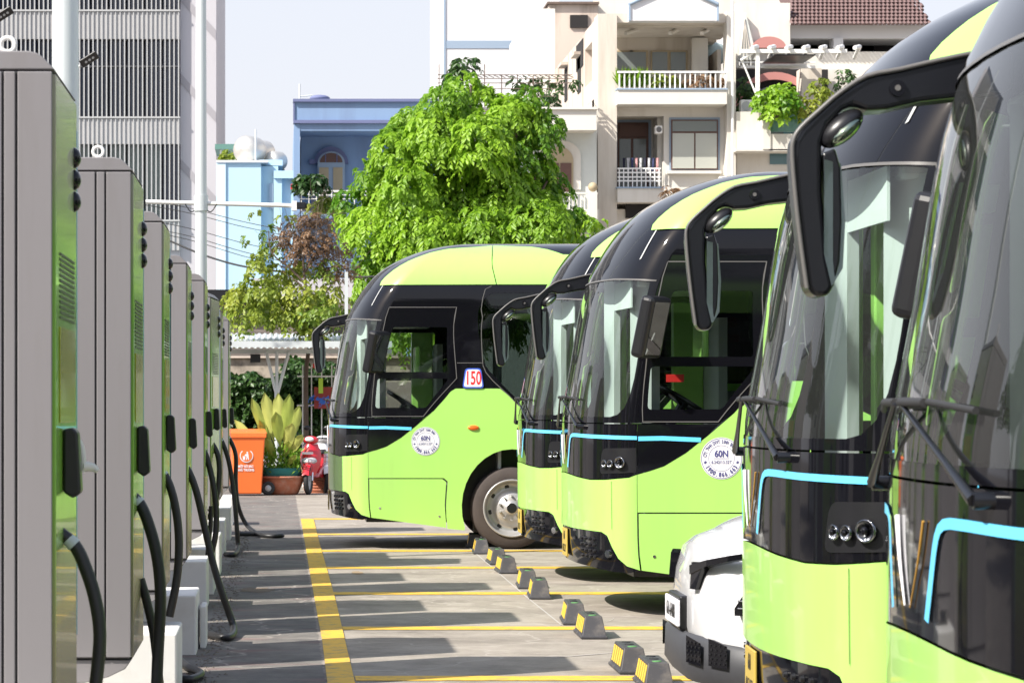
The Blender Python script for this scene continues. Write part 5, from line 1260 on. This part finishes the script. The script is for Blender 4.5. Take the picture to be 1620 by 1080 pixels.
for k in range(160):
    a, b, c = g2[k % len(g2)]; p0 = Vector(pl_(a+rng.uniform(-c, c)*.6, b+rng.uniform(-c, c)*.6)); tw.tube([p0, p0+Vector(rng.normal(0, .16, 3)), p0+Vector(rng.normal(0, .26, 3))+Vector((0, 0, .1))], [.006, .003], n=3)
tag(tw.build('twigs', M['bark'], r), kind='stuff')
def shrub(name, lobes_px, D, m, label, per=300, leaf=.12, wd=.035, cat='plant', parentloc=None, tone=None):
    global O3
    cx = sum(a for a, _, _ in lobes_px)/len(lobes_px); low = max(b+c for _, b, c in lobes_px); base = P(cx, low, D); O3 = np.array(base)
    r = empty(name, base, 0, label, cat)
    lob = [(np.array(P(a, b, D+rng.uniform(-.3, .3)))-O3, c*D/F, c*D/F) for a, b, c in lobes_px]
    B, O, Tn = lobes_points(lob, per, rng, .1); args = fronds(B, O, 3, leaf*1.6, leaf, wd, .4, rng, Tn); leafmesh('foliage', *args, m, r)
    mb = MB(); 
    for a, b, c in lobes_px: mb.tube([(0, 0, 0), tuple((np.array(P(a, b, D))-O3))], [.025, .008], n=5)
    mb.build('stem', M['bark'], r); return r
# balcony plants
shrub('balcony_plant', [(482, 290, 12), (496, 284, 10), (506, 293, 7)], 90.5, M['leafC'], 'dark leafy plant on the blue balcony next to the red planter', 900, .22, .06)
shrub('balcony_plant', [(512, 322, 9), (500, 328, 7), (528, 325, 7)], 91.2, M['leafB'], 'yellow green plant hanging on the blue balcony railing', 900, .2, .05)
shrub('rooftop_plant', [(357, 250, 6), (364, 246, 8)], 102, M['leafB'], 'small rooftop bush under the green sheet roof', 900, .2, .05)
shrub('terrace_creeper', [(722, 120, 10), (733, 106, 12), (742, 98, 7)], 87, M['leafC'], 'loose creeper climbing the roof trellis above the big tree', 500, .25, .05)
shrub('terrace_creeper', [(820, 128, 6), (835, 130, 6), (850, 131, 6), (880, 131, 6), (900, 130, 5), (866, 150, 8), (872, 162, 7)], 89.6, M['leafC'], 'thin creeper spread along the right half of the roof trellis', 700, .22, .05)
mb = MB()
r = empty('balcony_grass', P(1000, 139, 89.9), 0, 'upright green grassy plant at the left end of the upper balcony', 'plant')
k = 260; base = np.zeros((k, 3)); base[:, 0] = rng.uniform(-.45, .5, k); T = unit(np.stack([rng.normal(0, .25, k), rng.normal(0, .2, k), np.ones(k)], 1)); W = unit(np.cross(T, rng.normal(0, 1, (k, 3))))
leafmesh('blades', base, T, W, unit(np.cross(W, T)), rng.uniform(.3, .75, k), np.full(k, .02), rng.uniform(.2, .8, k), M['leafA'], r)
shrub('balcony_plant', [(1042, 127, 9), (1054, 127, 8), (1068, 129, 6)], 90.1, M['leafB'], 'yellowish bushy plant in the middle of the upper balcony', 900, .18, .05)
shrub('balcony_plant', [(1090, 130, 7), (1105, 130, 7), (1120, 130, 7), (1136, 130, 7)], 90.1, M['leafD'], 'dry brown plants along the right end of the upper balcony', 900, .18, .04)
shrub('terrace_shrub', [(1212, 160, 16), (1232, 148, 18), (1246, 160, 15), (1225, 175, 14)], 88.9, M['leafA'], 'bright green bush under the pergola post', 520, .2, .06)
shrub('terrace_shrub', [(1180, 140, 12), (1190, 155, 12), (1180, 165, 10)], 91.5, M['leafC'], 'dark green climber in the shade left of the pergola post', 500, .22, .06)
shrub('terrace_shrub', [(1280, 168, 12), (1296, 145, 12), (1298, 130, 8), (1272, 176, 8)], 89.2, M['leafB'], 'loose green shrub right of the reddish arch', 520, .2, .05)
shrub('wall_creeper', [(1335, 128, 6), (1342, 118, 6), (1330, 112, 5)], 93, M['leafC'], 'small creeper on the white wall right of the pergola', 600, .2, .05)
shrub('wall_weed', [(1055, 300, 6), (1062, 306, 6)], 89.3, M['leafD'], 'dry weed at the corner of the small balcony', 600, .2, .03)
shrub('courtyard_plant', [(905, 345, 10), (925, 350, 12)], 87, M['leafA'], 'green plant beside the balcony pier with the ball', 700, .25, .06)
# hedge
def hedgemass(name, x0, y0, x1, y1, D, m, label, n=2600, dep=1.0, leaf=.13):
    a, b = P(x0, y1, D), P(x1, y0, D); o = empty(name, (0, 0, 0), 0, label, 'hedge')
    pts = np.stack([rng.uniform(a.x, b.x, n), D+rng.uniform(0, dep, n), np.zeros(n)], 1); top = b.z+.18*np.sin(pts[:, 0]*3.1)+.12*np.sin(pts[:, 0]*7.7); pts[:, 2] = a.z+(top-a.z)*rng.uniform(0, 1, n)**.8
    args = fronds(pts, np.stack([rng.normal(0, .5, n), -np.ones(n)*.8, rng.normal(.2, .4, n)], 1), 2, leaf*1.4, leaf, leaf*.33, .3, rng, rng.uniform(.1, .9, n)); leafmesh('foliage', *args, m, o)
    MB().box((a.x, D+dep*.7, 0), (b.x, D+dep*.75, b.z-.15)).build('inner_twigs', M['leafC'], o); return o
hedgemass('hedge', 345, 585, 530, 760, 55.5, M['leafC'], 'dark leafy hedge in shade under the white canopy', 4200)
# ------------------------------------------------------------------ CANOPY, FENCE, BINS, POTS, SCOOTER
D = 51.5
r = bld('parking_canopy', 'white sheet metal parking canopy on V shaped steel posts', 'canopy')
mb = MB(); a = P(330, 540, D); b = P(620, 540, D)
bpart(r, 'fascia', M['steel'], 330, 539.5, 620, 549, D-.3, .05)
n = 120; vs = []
for i in range(n+1):
    x = a.x+(b.x-a.x)*i/n; z = a.z-.12+.018*math.sin(i*1.6); vs += [(x, D-.2, z), (x, D+3.4, z+.35)]
mb.add(vs, [(2*i, 2*i+2, 2*i+3, 2*i+1) for i in range(n)], True); mb.build('roof_sheet', M['steel'], r)
bpart(r, 'beam', M['steel'], 330, 552, 620, 559, D+.9, .1)
for cx_ in (438, 560):
    px = P(cx_, 622, D+.9); MB().cyl((px.x, D+.9, 0), (px.x, D+.9, px.z), .045).build('post', M['steel'], r)
    for dx in (-17, 0, 19): MB().cyl((px.x, D+.9, px.z-.05), P(cx_+dx, 556, D+.9), .032).build('strut', M['steel'], r)
bpart(r, 'lamp', M['satin'], 396, 560, 412, 573, D+.6, .2)
# rear boundary wall and fence
o = bld('rear_wall', 'low dirty pale wall behind the hedge and canopy', 'wall'); bpart(o, 'masonry', mat('mottled_wall', (.36, .31, .25), .9, var=.5, scale=5, dirt=(.07, .06, .05), dscale=3, damt=.9), 300, 566, 700, 604, 59, .3); bpart(o, 'coping', M['grime'], 300, 563, 700, 566, 58.9, .5)
bpart(o, 'base_masonry', M['dgrime'], 300, 604, 700, 760, 59, .3)
fr_ = bld('railing_fence', 'pale metal railing fence with upright posts behind the scooter', 'fence'); Df = 53.5
for x in (478, 492, 508, 524, 540): bpart(fr_, 'fence_post', M['whitem'], x, 577, x+1.8, 770, Df, .04)
for y in (594, 640, 700): bpart(fr_, 'fence_rail', M['whitem'], 470, y, 560, y+2.4, Df-.02, .04)
o = boxpx(MB(), 497, 612, 540, 646, Df-.1, .04).build('hanging_banner', mat('brick_red_cloth', (.35, .06, .05), .8)); tag(o, 'dull red cloth hanging on the railing fence', 'cloth')
o = boxpx(MB(), 495, 575, 500, 582, Df-.1, .04).build('red_tag', M['redbox']); tag(o, 'tiny red tag on the railing fence', 'tag')
o = boxpx(MB(), 504, 598, 511, 622, Df-.14, .03).build('yellow_streamer', mat('lime_cloth', (.5, .75, .08), .8)); tag(o, 'lime yellow strip of cloth hanging from the railing fence', 'cloth')
mb = MB()
for k in range(26):
    p = P(490+rng.uniform(0, 26), 634+rng.uniform(-6, 6), Df-.2); mb.add([p, p+Vector((rng.uniform(-.1, .1), 0, rng.uniform(-.1, .1))), p+Vector((rng.uniform(-.1, .1), .02, rng.uniform(-.1, .1)))], [(0, 1, 2)])
tag(mb.build('plastic_ribbon', mat('blue_plastic', (.03, .15, .6), .4)), 'crumpled bright blue plastic tied to the fence', 'plastic')
# orange bin
D = 48.5
def make_bin():
    g = G(390, 783); r = empty('wheeled_bin', (g.x, g.y, 0), 0, 'bright orange wheeled litter bin with white litter symbol beside the last charger', 'bin')
    om = mat('orange_plastic', (.85, .17, .035), .4, var=.05, scale=3)
    mb = MB(); mb.add([(-.235, -.26, .03), (.235, -.26, .03), (.235, .26, .03), (-.235, .26, .03), (-.29, -.34, 1.02), (.29, -.34, 1.02), (.29, .34, 1.02), (-.29, .34, 1.02)], [(0, 3, 2, 1), (4, 5, 6, 7), (0, 1, 5, 4), (1, 2, 6, 5), (2, 3, 7, 6), (3, 0, 4, 7)]); mb.build('body', om, r, bevel=.02)
    MB().box((-.31, -.36, 1.0), (.31, .36, 1.05)).build('rim_band', om, r, bevel=.01)
    MB().prism([(-.33, 1.052), (.37, 1.052), (.37, 1.09), (.30, 1.12), (0, 1.15), (-.31, 1.10)], 'x', -.32, .32).build('lid', om, r, bevel=.015)
    MB().cyl((-.22, .28, .11), (.36, .28, .11), .015).build('axle', M['satin'], r)
    for x in (-.26, .30):
        w_ = MB().lathe([(.001, -.03), (.06, -.03), (.075, -.045), (.115, -.04), (.12, 0), (.115, .04), (.075, .045), (.06, .03), (.001, .03)], axis='y', n=24).build('wheel', M['rubber'], r, loc=(x+.06, -.1, .125))
        MB().lathe([(.001, -.046), (.055, -.046), (.055, -.03)], axis='y', n=16).build('hubcap', M['greyp'], w_)
    c = (-.03, .69); y = -.305
    def disc(rad, m, yy, nm, par): return MB().cyl((c[0], yy, c[1]), (c[0], yy-.002, c[1]), rad, n=28).build(nm, m, par)
    s = disc(.115, M['white'], -.318, 'litter_symbol', r); s2 = disc(.10, om, -.321, 'symbol_field', s)
    mb = MB(); yy = -.3245
    mb.cyl((c[0]+.015, yy, c[1]+.055), (c[0]+.015, yy-.002, c[1]+.055), .016, n=12)
    mb.prism([(c[0]-.0, c[1]+.035), (c[0]+.032, c[1]+.035), (c[0]+.035, c[1]-.01), (c[0]+.045, c[1]-.07), (c[0]+.03, c[1]-.07), (c[0]+.016, c[1]-.02), (c[0]+.006, c[1]-.07), (c[0]-.008, c[1]-.07), (c[0]+.004, c[1]-.01), (c[0]-.03, c[1]+.005), (c[0]-.03, c[1]+.018)], 'y', yy, yy-.002)
    mb.prism([(c[0]-.065, c[1]-.005), (c[0]-.02, c[1]-.005), (c[0]-.026, c[1]-.07), (c[0]-.058, c[1]-.07)], 'y', yy, yy-.002); mb.build('symbol_figure', M['white'], s)
    for i, tx in enumerate(('MỘT ĐÔ RÁC', 'NHỎ THƯƠNG')): link('lettering', textmesh(tx, .058, M['white'], bold=.002, sx=.72), r, loc=(c[0]-.01, -.31+.010*i, .505-.062*i), rot=(R(90), 0, 0))
    return r
bn = make_bin(); bn.rotation_euler = (0, 0, R(6)); bn.scale = (1.03, 1, 1.02)
# big leafed potted plant
g = G(444, 782); D = g.y
r = empty('potted_plant', (g.x, g.y, 0), 0, 'tall broad leaved yellow green plant growing in a wide terracotta bowl', 'plant')
MB().lathe([(.001, .02), (.28, .0), (.32, .03), (.40, .22), (.42, .30), (.44, .30), (.44, .335), (.40, .335), (.39, .28), (.001, .27)], n=28).build('terracotta_bowl', M['terra'], r)
MB().lathe([(.33, .30), (.36, .33), (.37, .47), (.35, .48), (.34, .34)], n=28).build('net_collar', mat('teal_net', (.02, .15, .13), .8), r)
M['bigleaf'] = leafmat('broad_leaf', (.30, .38, .07), (.50, .52, .14), .35, .35)
def bigleaf(b, tip, wd, bend, tone):
    b = Vector(b); t = Vector(tip); n = 8; vs = []; d = t-b; s = d.cross(Vector((0, 1, .1))).normalized(); f = d.cross(s).normalized()
    for i in range(n+1):
        u = i/n; p = b+d*u+f*bend*math.sin(u*2.4); w_ = wd*(max(0, (u-.36)/.64)**.6*(1-max(0, (u-.36)/.64))**.38*1.75 if u > .36 else .02)
        for k in (-1, -.5, 0, .5, 1): vs.append(p+s*w_*k+f*(-.25*w_*k*k)+f*(.03*math.sin(11*u+k*4)*abs(k)))
    mb = MB(); mb.add(vs, [(i*5+k, i*5+k+1, i*5+5+k+1, i*5+5+k) for i in range(n) for k in range(4)], True); o = mb.build('leaf', M['bigleaf'], r)
    at = o.data.attributes.new('tone', 'FLOAT', 'POINT'); at.data.foreach_set('value', [tone]*len(o.data.vertices)); 
pp = lambda px, py, dd=0: P(px, py, D+dd)-Vector((g.x, g.y, 0))
for (bx_, by_), (tx, ty), wd, dd in (((438, 735), (398, 628), .10, -.1), ((440, 735), (418, 620), .12, .1), ((444, 735), (440, 621), .13, .15), ((446, 735), (458, 622), .12, -.05), ((448, 735), (474, 640), .12, .1), ((440, 735), (410, 665), .11, -.25), ((446, 730), (436, 650), .12, -.3), ((448, 735), (462, 668), .12, -.25), ((450, 735), (478, 688), .10, -.3), ((440, 738), (420, 690), .09, -.35), ((450, 738), (456, 700), .08, -.4), ((436, 735), (372, 664), .08, .2), ((442, 735), (447, 640), .10, .3), ((450, 740), (470, 715), .07, -.4)):
    bigleaf(pp(bx_, by_), pp(tx, ty, dd), wd*rng.uniform(.8, 1.0), rng.uniform(-.10, .16), rng.uniform(.0, 1))
k = 420; base = np.stack([rng.uniform(-.34, .34, k), rng.uniform(-.34, .2, k), rng.uniform(.35, .8, k)], 1); T = unit(np.stack([rng.normal(0, .6, k), rng.normal(-.2, .5, k), np.ones(k)*.8], 1)); W = unit(np.cross(T, rng.normal(0, 1, (k, 3))))
leafmesh('undergrowth', base, T, W, unit(np.cross(W, T)), rng.uniform(.06, .16, k), np.full(k, .018), rng.uniform(0, .6, k), M['leafA'], r)
# brick-like terracotta pot
g = G(505, 779); r = empty('ribbed_pot', (g.x, g.y, 0), 0, 'ribbed terracotta pot beside the nose of the farthest bus', 'pot')
prof = [(.26, 0), (.27, .02)]
for k in range(7): prof += [(.272+.006*k, .04+.052*k), (.285+.006*k, .05+.052*k), (.285+.006*k, .072+.052*k), (.272+.006*k, .08+.052*k)]
MB().lathe(prof+[(.33, .43), (.33, .47), (.29, .47), (.28, .4)], n=26).build('pot_body', M['terra'], r); MB().cyl((0, 0, .38), (0, 0, .42), .28, n=20).build('soil', M['dark'], r)
# scooters, seen from the front
def scooter(loc, rz, col, nm, label, s=1.0):
    r = empty('motor_scooter', loc, rz, label, 'scooter', None); r.scale = (s, s, s)
    pm = mat(nm, col, .25, coat=.8)
    for y, w_ in ((.0, .045), (1.22, .05)):
        wr = empty('wheel', (0, 0, 0)); wr.parent = r; wr.location = (0, y, .25)
        MB().lathe([(.17, -.035), (.22, -.045), (.25, -.02), (.25, .02), (.22, .045), (.17, .035), (.17, -.035)], axis='x', n=24).build('tyre', M['rubber'], wr); MB().lathe([(.17, .02), (.10, .01), (.03, .03), (.03, -.03), (.10, -.01), (.17, -.02)], axis='x', n=20).build('rim', M['greyp'], wr)
    for sx in (-1, 1): MB().cyl((sx*.07, 0, .25), (sx*.06, .14, .68), .018).build('fork', M['chrome'], r)
    mb = MB(); vs = []
    for i in range(9):
        a = R(20+i*17); 
        for x in (-.06, 0, .06): vs.append((x, -.285*math.cos(a), .25+.285*math.sin(a)+(.02 if x == 0 else 0)))
    mb.add(vs, [(i*3+k, i*3+k+1, i*3+4+k, i*3+3+k) for i in range(8) for k in range(2)], True); mb.build('front_fender', pm, r)
    mb = MB(); sec = [(.10, .10, .34, .02), (.17, .14, .50, .06), (.20, .16, .66, .10), (.17, .15, .80, .12), (.12, .12, .90, .16)]
    vs = []
    for hw, dp, z, y in sec: vs += [(-hw, y+.12, z), (-hw*.7, y+.01, z), (0, y-.05, z), (hw*.7, y+.01, z), (hw, y+.12, z)]
    mb.add(vs, [(i*5+k, i*5+k+1, i*5+6+k, i*5+5+k) for i in range(4) for k in range(4)], True); mb.build('front_fairing', pm, r)
    mb = MB().ball((0, 0, 0), .14, .07, .075); h = mb.build('headlight', M['greyp'], r, loc=(0, .10, .60)); MB().ball((0, -.03, 0), .11, .05, .05).build('headlight_lens', M['white'], h)
    MB().ball((0, 0, 0), .15, .11, .075).build('handlebar_cowl', pm, r, loc=(0, .2, .97)); MB().ball((0, 0, 0), .08, .04, .045).build('cowl_lamp', M['white'], r, loc=(0, .10, .985))
    MB().tube([(-.33, .3, 1.0), (-.15, .22, 1.0), (.15, .22, 1.0), (.33, .3, 1.0)], .015, n=6).build('handlebar', M['satin'], r)
    for sx in (-1, 1):
        q = MB().tube([(sx*.2, .24, 1.0), (sx*.26, .2, 1.13)], .007, n=5).build('mirror_stalk', M['satin'], r); MB().ball((sx*.30, .2, 1.18), .065, .02, .045).build('mirror_head', M['satin'], q)
    mb = MB(); mb.prism([(.22, .30), (.30, .30), (.80, .28), (.95, .32), (1.45, .50), (1.50, .66), (.80, .72), (.72, .50), (.36, .38)], 'x', -.13, .13); mb.build('rear_body', pm, r, bevel=.03)
    mb = MB(); mb.prism([(.70, .72), (1.45, .70), (1.48, .76), (1.2, .80), (.85, .79), (.72, .77)], 'x', -.12, .12); mb.build('seat', M['rubber'], r, bevel=.02)
    MB().box((-.10, -.06, .72), (.10, -.05, .76)).build('front_badge', M['chrome'], r)
    return r
g = G(488, 783); scooter((g.x, g.y+.3, 0), R(-12), (.55, .01, .02), 'red_scooter_paint', 'red and white motor scooter facing the camera beside the potted plant')
g = G(516, 783); scooter((g.x, g.y+1.2, 0), R(8), (.65, .65, .67), 'white_scooter_paint', 'white motor scooter partly hidden behind the nose of the farthest bus')
g = G(415, 783); scooter((g.x, g.y+1.4, 0), R(15), (.10, .11, .16), 'dark_scooter_paint', 'dark blue motor scooter hidden behind the orange bin and the potted plant', .95)
# small post and wires
r = bld('thin_post', 'thin pale post rising in front of the small tree, beside the farthest bus', 'post'); bpart(r, 'shaft', M['steel'], 545.5, 430, 550.5, 760, 50, .06)
def wire(p, label, rad=.012):
    o = MB().tube([P(*q) for q in p], rad, n=5, smoothpts=8).build('overhead_wire', M['rubber']); tag(o, label, 'wire', 'overhead wires'); return o
wire([(-60, 230, 60), (130, 320, 60), (262, 378, 60), (330, 406, 59), (400, 424, 58), (500, 434, 57), (580, 438, 56), (760, 425, 56)], 'thickest black cable sagging in front of the small tree', .022)
for i, (y0, y1, wd) in enumerate(((318, 366, 'uppermost thin wire crossing the pale blue wall'), (326, 374, 'second thin wire crossing the pale blue wall'), (350, 402, 'third thin wire crossing the pale blue wall'), (362, 418, 'fourth thin wire crossing the pale blue wall'), (368, 426, 'lowest thin wire crossing the pale blue wall'))):
    wire([(150, y0-14, 72), (285, y0+8, 72), (400, (y0+y1)/2+12, 71), (520, y1+6, 70), (700, y1, 70)], wd, .010)

# ------------------------------------------------------------------ the street side beyond the chargers (seen mirrored in the glass)
def street_tree(x, y, h, rad, lab):
    r = empty('street_tree', (x, y, 0), 0, lab, 'tree', 'street trees beyond the chargers')
    lob = [(np.array((rng.normal(0, rad*.5), rng.normal(0, rad*.5), h-rad*.6+rng.normal(0, rad*.3))), rad*.55, rad*.5) for _ in range(12)]
    B, O, Tn = lobes_points(lob, 45, rng, .4); leafmesh('crown', *fronds(B, O, 4, .8, .35, .09, .5, rng, Tn), M['leafC'], r)
    MB().tube([(0, 0, 0), (.1, 0, h*.4), (0, .1, h*.75)], [.2, .1], n=8).build('trunk', M['bark'], r)
for i, (x, y, h, q) in enumerate(((-17, 4, 7, 2.4), (-19, 13, 8, 2.8), (-18, 24, 6.5, 2.3), (-20, 34, 8, 2.8), (-16, -8, 7, 2.6), (-6, -22, 7, 3), (6, -24, 8, 3))):
    street_tree(x, y, h, q, ['street tree', 'taller street tree', 'small street tree', 'tall street tree', 'low street tree', 'broad street tree', 'broadest street tree'][i]+' outside the left edge of the view')
for i, (x, y, w_, l, h, mm) in enumerate(((-34, -6, 8, 14, 9, 'cream2'), (-34, 12, 8, 12, 12, 'whitewall'), (-34, 27, 8, 13, 8, 'greygreen'), (-18, -42, 16, 8, 10, 'cream'), (4, -44, 18, 8, 12, 'whitewall'))):
    r = empty('street_house', (x, y, 0), 0, ['low cream', 'tall white', 'low grey green', 'weathered cream', 'wide white'][i]+' house on the street outside the view', 'building')
    MB().box((0, 0, 0), (w_, l, h)).build('wall', M[mm], r)
    for f_ in range(int(h//3)):
        if x == -34:
            for k in range(int(l//3)): MB().box((w_+.01, 1+k*3, .9+f_*3), (w_+.05, 2.4+k*3, 2.4+f_*3)).build('window', M['navyglass'], r)
        else:
            for k in range(int(w_//3)): MB().box((1+k*3, l+.01, .9+f_*3), (2.4+k*3, l+.05, 2.4+f_*3)).build('window', M['navyglass'], r)
